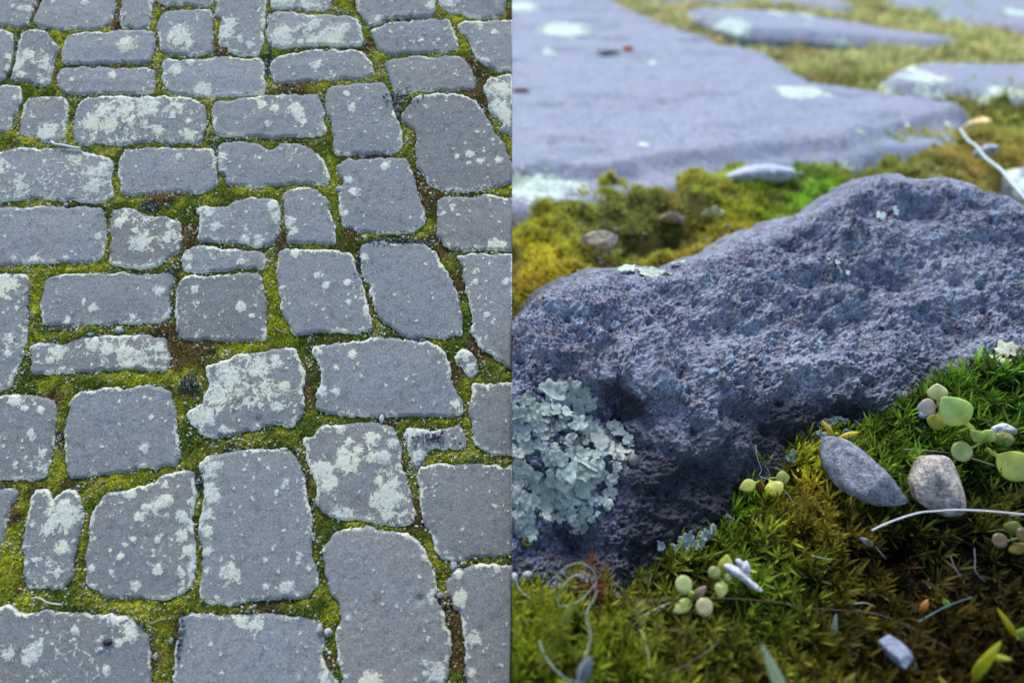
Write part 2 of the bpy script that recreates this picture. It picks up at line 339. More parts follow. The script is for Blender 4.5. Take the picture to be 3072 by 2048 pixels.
# label, lichen amount, (warmth, brightness), outline
ST = [
('large grey cobble in the top left corner with a pale lichen streak along its crack', .25, (0, 1.02), ['A', [(-120,-110),(380,-110),(380,-60),(350,40),(330,110),(280,250),(200,270),(100,240),(-120,235)]]),
('wide smooth grey cobble in the top row, second from the left, lower left corner rounded', .12, (.1, 1.04), ['A', [(430,20),(520,30),(620,10),(760,15),(880,35),(1000,10),(1030,40),(1025,110),(1000,170),(1000,235),(940,290),(700,292),(450,285),(350,255),(335,215),(370,120)]]),
('narrow speckled cobble in the top row between two wide smooth ones', .40, (.2, 1.0), ['A', [(1115,-120),(1350,-120),(1355,60),(1335,130),(1335,280),(1240,300),(1180,270),(1110,285),(1115,180),(1120,60)]]),
('cobble cut by the top edge whose wavy lower rim meets pinkish debris', .20, (.3, 1.0), ['A', [(1410,-120),(1885,-120),(1885,60),(1870,90),(1720,85),(1600,70),(1500,75),(1430,50)]]),
('squarish grey cobble in the second row with a pale lichen blotch in its middle', .22, (0, 1.05), ['A', [(1480,160),(1700,135),(1830,125),(1870,130),(1880,300),(1890,500),(1850,520),(1700,525),(1470,480),(1445,400),(1415,290),(1450,200)]]),
('tall upright cobble cut by the top edge with a lichen band down its left side', .35, (.1, 1.03), ['A', [(1940,-120),(2350,-120),(2345,200),(2330,300),(2345,400),(2300,440),(2295,535),(2160,530),(2050,490),(2040,430),(1960,440),(1970,280),(2010,200),(1930,160),(1940,60)]]),
('cobble cut by the left edge in the second row, pale lichen along its right rim', .30, (0, 1.02), ['A', [(-150,310),(120,315),(150,380),(130,500),(120,620),(90,690),(60,740),(-150,755)]]),
('tall crusty cobble near the left edge, its lower half speckled with lichen', .55, (.4, .95), ['A', [(260,320),(350,305),(440,320),(470,400),(520,430),(540,480),(495,560),(490,650),(450,770),(380,780),(290,740),(160,730),(180,640),(200,540),(215,430),(240,350)]]),
('wide grey cobble with one feathery lichen mark, directly above a similar flatter one', .12, (0, 1.05), ['A', [(640,390),(690,345),(800,325),(950,340),(1180,320),(1350,315),(1385,330),(1380,420),(1360,500),(1350,585),(1100,585),(870,605),(650,595),(605,580),(615,450)]]),
('low wide cobble with a row of small lichen flecks and a slanting left end', .22, (.1, 1.03), ['A', [(620,635),(750,625),(850,635),(950,625),(1100,645),(1300,650),(1340,655),(1400,670),(1390,740),(1365,850),(1180,855),(1060,855),(900,850),(700,855),(590,845),(550,780),(545,720),(570,680)]]),
('very wide grey cobble near the top with a lichen streak in its upper left corner', .20, (0, 1.03), ['A', [(1470,570),(1600,575),(1700,550),(2000,550),(2290,545),(2340,600),(2340,700),(2345,760),(2330,850),(2200,870),(1900,870),(1700,880),(1560,860),(1500,820),(1470,730)]]),
('cobble cut by the left edge in the third row, lichen along its lower right corner', .25, (.2, 1.0), ['A', [(-150,795),(210,800),(210,900),(190,1000),(130,1070),(110,1160),(60,1180),(-150,1140)]]),
('small purplish cobble near the left edge, lying just above the long white stick', .35, (.5, .98), ['A', [(290,905),(400,895),(580,900),(620,930),(625,1000),(600,1100),(590,1180),(560,1280),(480,1290),(380,1230),(225,1210),(235,1110),(250,990)]]),
('broad cobble densely crusted with curly pale lichen, just right of the long white stick', .50, (.2, .98), ['A', [(800,910),(900,900),(1100,890),(1280,910),(1500,890),(1680,900),(1790,960),(1820,1000),(1820,1150),(1800,1250),(1780,1290),(1650,1290),(1500,1270),(1300,1270),(1100,1290),(900,1280),(750,1295),(700,1240),(720,1100),(725,1000)]]),
('wide rectangular grey cobble with scattered round lichen spots in the upper middle', .25, (0, 1.02), ['A', [(1925,930),(2050,940),(2200,900)], 'B', [(150,890),(350,885),(560,885),(590,920),(615,960),(650,1050),(625,1100),(630,1215),(450,1215),(250,1240),(100,1225)], 'A', [(2200,1225),(1930,1225),(1920,1100)]]),
('big domed cobble at the left edge directly below the long white stick', .42, (.1, 1.0), ['A', [(-150,1450),(20,1400),(100,1375),(220,1340),(400,1365),(540,1335),(680,1350),(800,1390),(900,1410),(1010,1440)], 'C', [(1010,60),(1000,130),(1010,280),(960,325),(800,320),(600,320),(400,290),(250,290),(130,315),(-150,340)]]),
('clean grey rectangular cobble with one ringed lichen spot near its top right corner', .10, (0, 1.0), ['A', [(1110,1410),(1160,1360),(1300,1345),(1450,1355),(1650,1350),(1860,1350),(1900,1370),(1920,1450)], 'C', [(1925,100),(1930,170),(1900,210),(1800,240),(1500,240),(1300,260),(1110,260),(1100,180),(1090,30)]]),
('kidney shaped cobble with a dip in its upper rim and lichen on its left end', .25, (0, 1.0), ['A', [(1960,1310),(2100,1290),(2234,1300)], 'B', [(20,1310),(100,1340),(160,1375),(220,1350),(280,1310),(400,1310),(470,1330),(560,1390),(610,1450)], 'D', [(640,30),(665,130),(660,180),(580,190),(400,160),(250,170),(60,195)], 'C', [(2260,200),(2100,180),(2040,170),(2020,100),(1960,80)], 'A', [(1940,1480),(1960,1400)]]),
('cobble cut by the top edge near the middle, mottled with pale lichen', .50, (.1, 1.0), ['B', [(190,-120),(680,-120),(685,60),(680,120),(400,120),(190,118),(180,60)]]),
('large plain cobble cut by the top edge, tapering to a point at its lower left', .15, (.2, 1.0), ['B', [(930,-120),(1560,-120),(1600,40),(1590,120),(1580,190),(1400,195),(1240,200),(1100,250),(1050,270),(1000,230),(970,150),(930,60)]]),
('cobble in the top right corner of the paving, lichen on its left end', .22, (.3, .95), ['B', [(1690,-120),(2200,-120),(2215,60),(2200,140),(2130,185),(2000,205),(1920,200),(1880,160),(1700,130),(1660,80)]]),
('double humped cobble notched in its upper rim and crusted with lichen along the bottom', .50, (.3, 1.0), ['B', [(150,190),(220,155),(330,150),(430,170),(490,200),(600,180),(720,190),(840,190),(900,220),(950,300),(965,400),(950,440),(800,440),(600,440),(450,425),(300,440),(180,430),(150,380),(140,280)]]),
('grey cobble with two lichen dots, right below the large pointed one at the top', .12, (.1, .97), ['B', [(1110,280),(1250,240),(1400,225),(1600,215),(1700,215),(1750,290),(1780,400),(1800,470),(1650,490),(1400,500),(1250,510),(1150,490),(1110,420),(1050,310)]]),
('cobble at the right border of the paving with a lichen rim sloping down its left', .28, (.4, 1.0), ['B', [(1870,235),(2000,230),(2200,240),(2420,235),(2420,640),(2281,650),(2150,660),(2070,600),(2000,560),(1950,480),(1930,420),(1880,350),(1820,290)]]),
('wide cobble with a single pale lichen blotch at its centre and an arched upper rim', .20, (.1, .96), ['B', [(180,590),(300,540),(480,500),(620,480),(780,480),(900,475),(970,520),(1010,570),(1040,640),(1060,690),(1000,715),(800,715),(600,730),(400,740),(260,760),(200,730),(180,660)]]),
('dark plain slanting cobble with hardly any lichen, just above the tallest domed one', .10, (.4, .90), ['B', [(1180,580),(1350,535),(1550,545),(1800,540),(1860,580),(1920,660),(1950,760),(1960,810),(1800,820),(1550,820),(1330,850),(1250,850),(1240,740),(1200,660)]]),
('upright cobble with flecks along its upper left rim, left of the dark grit patch', .20, (0, .95), ['B', [(670,860),(720,820),(1000,795),(1150,785),(1200,860),(1220,980),(1260,1100),(1300,1200),(1310,1320),(1230,1370),(1000,1375),(760,1390),(735,1370),(735,1200),(720,1090),(670,1020),(655,940)]]),
('tallest dark cobble in the upper right of the paving with a domed top', .14, (.4, .88), ['B', [(1440,910),(1480,880),(1650,870),(1820,870),(1880,900),(1980,960),(2020,1060),(2100,1160),(2150,1240),(2220,1380),(2270,1480)], 'D', [(2400,60),(2400,110),(2260,150),(2200,180),(2050,200),(1900,240),(1700,240),(1600,190),(1550,120),(1500,60)], 'B', [(1470,1500),(1460,1350),(1480,1240),(1420,1150),(1340,1100),(1330,1040),(1380,980)]]),
('heavily encrusted cobble at the right border of the paving beside the tallest dark one', .60, (.2, 1.0), ['B', [(2110,740),(2200,710),(2420,700),(2420,1240),(2281,1220),(2170,1190),(2220,1120),(2150,1050),(2080,960),(2090,880),(2050,810)]]),
('shield shaped grey cobble with a rounded bottom and a lichen spot on its left rim', .12, (0, .92), ['B', [(790,1500),(850,1450),(1000,1440),(1200,1445),(1350,1440),(1370,1490)], 'D', [(1400,80),(1415,200),(1440,290),(1490,390),(1510,450),(1500,530),(1400,580),(1250,605),(1100,600),(950,580),(830,540),(800,450),(790,350),(800,210),(830,170),(790,100),(765,40)]]),
('small arch topped cobble with lichen at its left, left of the shield shaped one', .12, (0, .95), ['D', [(320,260),(420,225),(520,220),(600,255),(650,320),(680,450),(710,540),(715,620),(720,690),(650,690),(500,675),(380,690),(330,680),(345,600),(310,540),(290,480),(300,400),(290,310)]]),
('medium cobble ringed with lichen whose lower right end narrows, left of the arch topped one', .35, (0, .98), ['C', [(1780,400),(1900,400),(2030,395),(2100,350),(2250,320)], 'D', [(60,330),(150,320),(230,350),(260,390),(250,450),(240,540),(230,610),(180,680),(80,730),(20,730)], 'C', [(2200,700),(2130,690),(1900,690),(1780,680),(1800,600),(1810,500)]]),
('thin low cobble with a lichen covered left tip, wedged under the lichen ringed one', .32, (0, 1.0), ['C', [(1650,780),(1750,730),(1850,730),(2000,760),(2150,760),(2300,780)], 'D', [(110,790),(120,850),(100,900),(20,905)], 'C', [(2150,910),(1900,945),(1750,950),(1655,935),(1660,860)]]),
('square cobble with one bright lichen blotch at its centre, below the arch topped one', .18, (.1, .93), ['D', [(250,780),(350,765),(500,780),(700,785),(880,800),(905,870),(920,960),(960,1000),(990,1120),(1010,1220),(1040,1330),(1050,1450),(950,1465),(750,1465),(550,1465),(370,1480),(350,1400),(300,1300),(290,1200),(260,1100),(250,950),(265,850)]]),
('large leaning smooth cobble with a gritty upper rim and almost no lichen', .08, (0, .95), ['D', [(970,740),(1100,700),(1300,720),(1520,720),(1600,790),(1660,900),(1710,970),(1770,1100),(1800,1230),(1820,1380),(1830,1500)], 'F', [(1820,20),(1700,45),(1500,55),(1350,50),(1290,10)], 'D', [(1280,1450),(1230,1410),(1150,1350),(1100,1290),(1060,1180),(1050,1050),(990,980),(970,880)]]),
('purplish cobble at the right border of the paving, white lichen dots on its lower rim', .22, (.5, .93), ['D', [(1650,310),(1800,305),(1950,320),(2050,285),(2200,320),(2400,330),(2400,770),(2200,760),(2000,750),(1850,760),(1740,740),(1660,660),(1640,550),(1650,450)]]),
('tall cobble at the right border of the paving above the tiny half buried one', .20, (.3, .95), ['D', [(1790,810),(2000,800),(2400,790),(2400,1560)], 'F', [(2420,330),(2281,310),(2200,250),(2100,180),(2000,100),(1970,20)], 'D', [(1950,1480),(1960,1350),(1940,1250),(1900,1150),(1890,1000),(1850,880)]]),
('long smooth cobble at the left edge with a lichen fringed right end', .10, (0, .98), ['C', [(-150,420),(0,430),(130,405),(400,400),(600,390),(850,395),(920,400),(945,500),(950,600),(950,700),(930,800),(900,840),(800,850),(650,840),(500,860),(300,860),(100,870),(-150,890)]]),
('small rough cobble spotted all over with lichen, left of the dry brown moss', .50, (.6, .88), ['C', [(1040,440),(1120,415),(1250,435),(1370,475),(1500,490),(1590,520),(1610,620),(1600,700),(1610,770),(1500,800),(1450,870),(1340,905),(1150,900),(1030,870),(1010,800),(1030,700),(1025,550)]]),
('tall cobble cut by the left edge, its top half crusted with lichen', .38, (.2, .98), ['C', [(-150,970),(100,985),(250,990),(290,1040),(265,1150),(260,1300),(265,1480)], 'E', [(250,50),(240,160),(190,290),(150,380),(140,460),(80,490),(-150,500)]]),
('neat rectangular cobble with a lichen smudge near its right end, above the thin crusted one', .17, (.1, .97), ['C', [(460,1000),(600,990),(900,980),(1100,970),(1300,985),(1500,975),(1540,990),(1520,1090),(1500,1170),(1500,1330),(1430,1370),(1250,1390),(950,1390),(700,1385),(560,1390),(450,1405),(415,1300),(420,1150)]]),
('dark square cobble peppered with small lichen spots in the middle of the paving', .33, (.4, .87), ['C', [(1610,1060),(1680,1000),(1850,990),(2000,985),(2200,975),(2295,985),(2320,1090),(2345,1200),(2350,1480)], 'E', [(2340,60),(2200,70),(2000,65),(1750,60),(1640,40),(1610,-20)], 'C', [(1610,1400),(1600,1250)]]),
('thin low cobble thickly crusted with lichen along its uneven upper half', .45, (.3, .95), ['E', [(330,130),(500,110),(620,130),(680,90),(800,65),(1100,45),(1320,55),(1480,90),(1495,180),(1500,270),(1490,320),(1300,320),(1100,310),(900,330),(700,330),(450,350),(330,350),(325,250)]]),
('irregular cobble covered by the largest pale lichen mats, with two tiny black pits', .48, (.2, .92), ['E', [(1850,310),(1920,300),(2050,250),(2150,210),(2300,205)], 'F', [(100,200),(250,160),(370,170),(400,260),(440,350),(450,450),(430,540),(450,620),(430,720),(380,770),(350,820),(200,790),(60,830)], 'E', [(2200,850),(2050,890),(1920,910),(1830,880),(1750,820),(1700,740),(1750,680),(1830,640),(1850,540),(1900,480),(1870,390)]]),
('cobble at the left edge with two round lichen spots near its top right corner', .35, (.2, .92), ['E', [(-150,600),(60,600),(200,565),(330,580),(490,610),(515,680),(510,780),(485,900),(490,1000),(460,1130),(430,1200),(420,1260),(200,1280),(-150,1290)]]),
('clean square cobble with one small three lobed lichen spot low on its right', .07, (0, .93), ['E', [(690,590),(760,540),(900,515),(1200,515),(1400,490),(1510,520),(1540,620),(1570,750),(1575,900),(1590,1020),(1590,1140),(1500,1160),(1300,1170),(1100,1215),(850,1240),(640,1265),(640,1050),(645,780),(680,680)]]),
('largest wide cobble right of centre, plain with a lichen fringed left rim', .13, (0, .93), ['F', [(550,150),(620,135),(750,125),(900,120),(1050,80),(1200,75),(1400,75),(1550,100),(1620,140),(1680,220),(1720,300),(1740,450),(1750,520),(1800,570),(1840,640),(1830,710),(1650,720),(1400,720),(1200,710),(1000,720),(780,720),(640,700),(600,640),(590,540),(640,450),(640,300),(590,220)]]),
('tiny half buried cobble in brown moss near the right border of the paving', .40, (.2, .85), ['F', [(1810,220),(1850,170),(1920,190),(1960,270),(1980,340),(1970,380),(1900,370),(1860,300),(1800,260)]]),
('smooth cobble at the right border of the paving with a scalloped lower left corner', .15, (.3, .92), ['F', [(1940,475),(2100,480),(2420,465),(2420,1070),(2250,1060),(2100,1050),(2000,980),(1960,920),(1950,800),(1930,650),(1950,560)]]),
('cobble with large round cauliflower lichens in its middle, right of the tall smooth one', .42, (.4, .88), ['F', [(600,850),(750,840),(870,815),(1000,820),(1150,820),(1240,870),(1290,950),(1310,1050),(1290,1150),(1310,1240),(1370,1320),(1380,1480)], 'H', [(1420,20),(1400,80),(1350,105),(1200,90),(1080,80),(960,70),(850,50),(720,30),(640,-30)], 'F', [(590,1480),(600,1350),(560,1240),(500,1150),(490,1050),(465,960),(520,940),(570,930)]]),
('small L shaped broken cobble with dark grit on top, left of the scalloped one', .38, (.1, .95), ['F', [(1340,900),(1380,850),(1500,870),(1600,880),(1750,860),(1800,840),(1850,900),(1865,1000),(1800,1020),(1700,1000),(1540,1005),(1510,1050),(1510,1150),(1440,1160),(1400,1060),(1390,980)]]),
('smooth purplish cobble at the right border of the paving under a strip of bright moss', .15, (.4, .92), ['F', [(1480,1190),(1600,1170),(1850,1180),(2100,1190),(2420,1200)], 'H', [(2420,330),(2281,340),(2100,370),(1900,380),(1800,405),(1690,400),(1630,330),(1610,220),(1560,130),(1520,40)], 'F', [(1510,1500),(1490,1350),(1470,1250)]]),
('wedge of a cobble cut by the left edge beside the broad lower mossy gap', .10, (.1, .93), ['E', [(-150,1390),(0,1395),(130,1400),(180,1410),(160,1480)], 'G', [(140,20),(100,50),(90,230),(50,300),(40,380),(-10,420),(-150,430)]]),
('narrow upright cobble with a mossy notch in its top and a pale lichen mat', .42, (.2, .95), ['E', [(340,1440),(370,1390),(430,1400),(455,1450)], 'G', [(470,20),(510,50),(545,-10)], 'E', [(580,1430),(620,1395),(690,1410),(720,1480)], 'G', [(730,60),(760,150),(740,220),(710,300),(700,400),(670,500),(660,600),(650,700),(560,750),(450,740),(290,750),(280,650),(270,500),(280,350),(290,200),(320,100)]]),
('large cobble with a slanting upper left side, scattered with many small lichen spots', .36, (.5, .90), ['E', [(960,1450),(1100,1420),(1230,1390),(1400,1330),(1500,1260),(1640,1240),(1710,1250),(1730,1350)], 'G', [(1730,20),(1700,150),(1720,280),(1740,450),(1740,600),(1710,720),(1640,800),(1500,840),(1300,830),(1100,830),(960,820),(900,760),(840,740),(825,600),(830,450),(830,330),(850,240),(840,180),(900,90),(940,20)]]),
('tall smooth cobble with lichen down its left rim and one fan shaped lichen below', .18, (.2, .92), ['E', [(1810,1160),(1870,1100),(2000,1080),(2200,1050),(2350,1045)], 'F', [(150,1050),(330,1070),(400,1110),(430,1250),(460,1400),(475,1500)], 'H', [(500,0),(505,200),(515,400),(560,530),(580,620),(520,680),(450,730),(280,735),(0,750)], 'G', [(2200,880),(2050,900),(1900,890),(1820,850),(1820,700),(1830,500),(1810,300),(1830,100)], 'E', [(1850,1450),(1850,1300),(1810,1220)]]),
('large dark cobble in the bottom left corner with a cut away top right corner', .28, (.4, .86), ['G', [(-150,990),(0,985),(60,960),(110,940),(160,960),(200,1030),(330,1000),(450,985),(640,1010),(800,1020),(1000,1030),(1130,1020),(1180,1070),(1250,1110),(1290,1170),(1330,1240),(1340,1400),(1345,1700),(-150,1700)]]),
('smooth cobble cut by the bottom edge with dark grit along its left rim', .10, (.1, .98), ['G', [(1620,1020),(1800,1030),(2050,1030),(2200,1030)], 'H', [(0,920),(200,905),(350,935),(480,950),(570,960),(590,1000),(620,1060),(620,1150),(610,1250),(650,1380),(700,1440),(750,1480),(800,1640)], 'G', [(1590,1700),(1590,1400),(1600,1250),(1640,1150)]]),
('long boot shaped cobble running to the bottom edge, smooth and purplish grey', .10, (.5, .93), ['H', [(780,180),(900,150),(1050,140),(1110,180),(1200,190),(1280,190),(1400,240),(1480,300),(1520,370),(1560,470),(1590,600),(1600,700),(1580,740),(1620,820),(1680,930),(1700,1020),(1730,1120),(1740,1200),(1710,1300),(1690,1420),(1720,1640),(900,1640),(880,1500),(830,1440),(800,1350),(780,1200),(760,1040),(820,990),(810,900),(790,800),(720,680),(690,570),(660,430),(640,340),(700,260)]]),
('cobble in the bottom right corner of the paving, white lichen cluster on its left', .20, (.3, .93), ['H', [(1800,500),(1900,490),(2050,470),(2200,480),(2420,480),(2420,1640),(1920,1640),(1910,1500),(1900,1300),(1890,1150),(1890,1050),(1860,900),(1800,820),(1770,720),(1720,640),(1780,570)]]),
]
PATCH = dict(
A=[(1620,370,110),(1150,450,80),(2000,330,80),(2060,240,60),(1700,440,50),(950,1020,80),(1150,1000,90),(1350,970,120),(850,1120,80),(1000,1140,70),(1200,1110,50),(1430,1200,50),(1700,1230,60),(1700,1120,30),(280,520,60),(430,610,60),(200,600,60),(220,700,40),(460,1200,90),(670,750,25),(1030,700,40),(1590,660,60),(1700,585,40),(1800,830,80),(150,105,25),(220,120,30),(290,125,35),(330,170,40),(1610,1410,40),(60,1480,60),(180,900,35),(120,550,40),(1970,1440,60),(2150,390,35),(2230,430,40),(500,60,25),(780,65,30)],
C=[(850,210,60),(850,80,50),(950,60,70),(680,240,25),(220,205,30),(60,50,70),(910,640,35),(620,830,25),(170,820,25),(350,850,40),(1280,690,100),(1530,640,55),(1540,540,50),(1090,530,45),(1230,600,40),(1880,430,50),(1930,560,40),(2200,660,50),(2300,660,40),(1690,820,45),(2060,750,60),(2150,870,35),(100,1080,110),(70,1000,60),(200,1270,25),(1430,1110,50),(870,1265,40),(640,1385,35),(2160,1270,50),(2250,1340,25),(1750,1100,35),(1200,1350,30),(1700,920,30),(1970,40,50),(780,1225,20)],
D=[(200,370,50),(240,470,60),(60,680,60),(860,150,40),(910,260,45),(820,440,33),(1170,30,35),(340,510,50),(370,600,40),(670,1085,40),(580,990,30),(850,1050,28),(280,1090,25),(990,830,45),(1670,910,30),(1960,950,28),(1970,1040,25),(2240,1050,40),(1770,380,25),(1690,445,25),(2130,720,60),(2200,730,40),(860,1220,25),(400,780,50),(2060,1330,25)],
E=[(130,70,50),(120,200,35),(560,160,80),(500,240,50),(850,100,60),(980,150,80),(1130,200,80),(1170,270,70),(1280,230,60),(1430,140,50),(2050,400,110),(1990,330,60),(1960,560,120),(1830,740,110),(1770,710,50),(2010,860,40),(400,690,33),(265,670,25),(180,600,70),(320,890,40),(1320,1020,42),(1380,755,22),(1890,1180,80),(1920,1240,40),(1900,1420,90),(1480,1340,35),(1180,1420,50),(1500,1470,60),(190,1155,22),(440,1050,25),(1310,1165,30)],
F=[(60,320,100),(230,260,60),(240,660,60),(300,480,45),(120,480,35),(890,210,45),(620,530,50),(610,190,30),(750,530,40),(1790,640,45),(760,325,30),(790,860,40),(1050,930,60),(1120,930,30),(860,970,35),(940,1030,45),(1240,980,55),(800,1050,50),(850,1150,110),(1040,1110,45),(1150,1110,65),(620,1230,110),(680,1310,90),(1240,1330,60),(1130,1310,40),(1200,1470,130),(1100,1500,60),(1880,210,50),(1920,310,40),(1940,520,50),(1430,900,50),(1460,1080,50),(235,1410,25),(315,1310,22)],
G=[(600,130,140),(480,250,60),(340,220,30),(360,520,35),(560,640,45),(450,700,35),(600,420,60),(1870,120,50),(1860,270,50),(1870,430,50),(1860,620,40),(2060,640,85),(1450,50,80),(1330,70,50),(1270,150,45),(1640,150,50),(1650,310,60),(1700,450,60),(1720,600,50),(1110,500,33),(1150,390,20),(1220,350,28),(1430,350,28),(1420,610,55),(1240,750,45),(1020,625,20),(850,600,35),(1630,640,40),(330,1350,80),(130,1340,60),(410,1255,45),(710,1135,38),(1090,1240,33),(1050,1040,60),(990,1470,38),(1190,1160,80),(515,1250,20),(2170,1060,60),(2290,1080,60),(1980,1340,20),(1300,220,25)],
H=[(140,420,28),(435,380,33),(510,490,30),(420,450,28),(310,650,55),(135,650,30),(1200,30,60),(800,50,100),(60,960,55),(640,1200,50),(640,1300,35),(660,1450,60),(1590,730,50),(1600,1390,90),(1530,1310,45),(1650,1430,60),(1060,1470,90),(980,1490,50),(850,920,30),(1520,400,25),(1830,750,60),(1950,1100,55),(1820,540,40),(1930,1400,40),(640,340,25)],
B=[(280,360,110),(700,380,120),(560,400,70),(800,300,60),(570,250,50),(575,620,50),(300,70,80),(500,80,80),(230,30,40),(1100,240,60),(1240,215,40),(1580,90,50),(1740,60,70),(890,990,40),(840,870,28),(2180,850,110),(2180,1020,110),(2240,1080,80),(2000,260,45),(2020,600,60),(2130,335,28),(100,960,40),(210,1000,40),(420,1060,50),(470,1115,30),(400,1010,70),(150,1130,30),(1490,405,24),(1640,400,24),(1910,1400,38),(2010,1460,35),(2170,1450,30),(1800,1420,25)])
P_uv = []; P_r = []
for t, ps in PATCH.items():
    for x, y, r in ps:
        q = lay([T(t, x, y), T(t, x + r, y)]); P_uv.append(q[0]); P_r.append(np.linalg.norm(q[1] - q[0]))
P_uv = np.array(P_uv); P_r = np.array(P_r)
# a few small dark pits (tile, x, y, r)
PITS = [T('E', 2090, 720) + (5,), T('F', 70, 780) + (9,), T('F', 1160, 125) + (4,), T('H', 1480, 760) + (10,), T('B', 45, 130) + (4,)]

def stone_mesh(name, outl, step, top, depth, bevel, tint, lich_fn, mat, side, wob=0.0017, dome=0.001, seed=0, relief=0.0005, pits=(), kf=1.0, grow=0.0, extra=None, ext_left=0.0):
    """outl: smoothed outline in the plane; builds a solid stone and returns (mesh, centroid uv)"""
    full = outl.copy()
    nrm = np.roll(full, -1, 0) - np.roll(full, 1, 0); nrm = np.stack([nrm[:, 1], -nrm[:, 0]], 1); nrm /= np.linalg.norm(nrm, axis=1, keepdims=True) + 1e-12
    x_, y_ = full.T; nrm *= np.sign((x_ * np.roll(y_, -1) - np.roll(x_, -1) * y_).sum())          # outward
    full = full + nrm * (grow + (fbm(full + seed, 90 * kf, 3, seed) - .5) * 4 * wob + (vnoise(full + seed, 320 * kf, seed + 3) - .5) * wob * 1.2)[:, None]
    sh = np.array([ext_left, 0.]); clipped = (side * (full + sh)[:, 0]).min() < 0
    ring = clip_x(full + sh, side) - sh if clipped else full
    lo = ring.min(0); hi = ring.max(0)
    gx, gy = np.meshgrid(np.arange(lo[0], hi[0], step), np.arange(lo[1], hi[1], step)); G = np.stack([gx.ravel(), gy.ravel()], 1)
    G += rng.uniform(-.22, .22, G.shape) * step; G = G[poly_dist(G, ring) > step * .55]
    pts = np.concatenate([ring, G]); n = len(ring)
    r = delaunay_2d_cdt([Vector(p) for p in pts], [(i, (i + 1) % n) for i in range(n)], [], 1, 1e-7)
    U = np.array([v[:] for v in r[0]]); F = np.array([f[:] for f in r[2]], int)
    d = poly_dist(U, full); d = np.clip(d, 0, None)
    c = U.mean(0)
    h = top - bevel[1] * (1 - np.clip(d / bevel[0], 0, 1)) ** 2.2 + dome * sstep(0, .04 / kf, d)
    h += (fbm(U + seed * .7, 30 * kf, 3, seed + 1) - .5) * relief * 2 + (fbm(U, 200 * kf, 3, seed + 2) - .5) * relief
    for (q, rr) in pits:
        e = np.linalg.norm(U - q, axis=1); h -= rr * .8 * np.exp(-(e / rr) ** 2)
    if extra is not None: h += extra(U, d)
    lich = lich_fn(U, d)
    h += .0006 / kf * sstep(.3, .8, lich)
    # boundary loop for the sides
    from collections import Counter
    E = np.concatenate([F[:, [0, 1]], F[:, [1, 2]], F[:, [2, 0]]]); key = {}
    for a, b in E: key[(a, b)] = 1
    bd = {a: b for a, b in key if (b, a) not in key}
    s0 = next(iter(bd)); loop = [s0]; k = bd[s0]
    while k != s0 and len(loop) < len(bd) + 2: loop.append(k); k = bd[k]
    L = np.array(loop); V = np.concatenate([U - c, h[:, None]], 1); FF = [tuple(f) for f in F]; prev = L; base = len(V)
    sk = [V]; li = [lich]; dup = V[L].copy(); sk.append(dup); li.append(lich[L]); prev = np.arange(base, base + len(L)); base += len(L)     # own ring: a crisp upper edge
    for z in (top - bevel[1] - .35 * depth, top - depth):
        q = V[L].copy(); q[:, 2] = z; sk.append(q); li.append(lich[L] * 0); cur = np.arange(base, base + len(L)); base += len(L)
        for i in range(len(L)):
            j = (i + 1) % len(L); FF.append((prev[j], prev[i], cur[i], cur[j]))
        prev = cur
    FF.append(tuple(prev[::-1]))
    V = np.concatenate(sk); li = np.concatenate(li)
    me = mesh_from(name, V, FF, mat, dict(lich=li, tint=np.repeat(np.array([tint]), len(V), 0)))
    return me, c, full

def lich_left(lv, seed):
    def f(U, d):
        a = np.zeros(len(U))
        near = np.where((np.abs(P_uv - U.mean(0)).max(1) < .25))[0]
        for k in near:
            e = np.linalg.norm(U - P_uv[k], axis=1) / P_r[k]; a = np.maximum(a, .96 - .46 * e ** 1.6)
        base = lv * 1.1 * sstep(.3, .75, fbm(U + seed, 26, 3, seed)) + lv * .12 - .16
        # small flecks
        w, rid = worley(U + seed, 120, seed); fl = (rid < .22 + lv * .9) * sstep(.42, .10, w) * .88
        edge = np.exp(-(d / .0052) ** 1.6) * (.12 + 1.12 * sstep(.34, .62, fbm(U + seed * 2, 30, 3, seed + 5))) * (.62 + lv * .35)
        return np.clip(np.maximum.reduce([a, base, fl, edge]), -.3, 1.0)
    return f
outlines = []
RAW = []
for label, lv, wb, segs in ST:
    pts = []
    for t, ps in zip(segs[::2], segs[1::2]): pts += [T(t, *ext(t, *p)) for p in ps]
    RAW.append(smooth_outline(lay(pts), .0022))
OFF = []
for i, q in enumerate(RAW):                                         # let every cobble fill out towards its neighbours
    oth = np.concatenate([r for j, r in enumerate(RAW) if j != i]); g_ = np.empty(len(q))
    for k in range(len(q)): g_[k] = np.sqrt(((oth - q[k]) ** 2).sum(1).min())
    g_ = np.clip((g_ - .0035) * .28, 0, .0036); g_ = np.convolve(np.concatenate([g_[-4:], g_, g_[:4]]), np.ones(9) / 9, 'valid')
    tn = np.roll(q, -1, 0) - np.roll(q, 1, 0); nn_ = np.stack([tn[:, 1], -tn[:, 0]], 1); nn_ /= np.linalg.norm(nn_, axis=1, keepdims=True) + 1e-12
    nn_ *= np.sign((q[:, 0] * np.roll(q[:, 1], -1) - np.roll(q[:, 0], -1) * q[:, 1]).sum()); OFF.append(nn_ * g_[:, None])
RAW = [q + v for q, v in zip(RAW, OFF)]
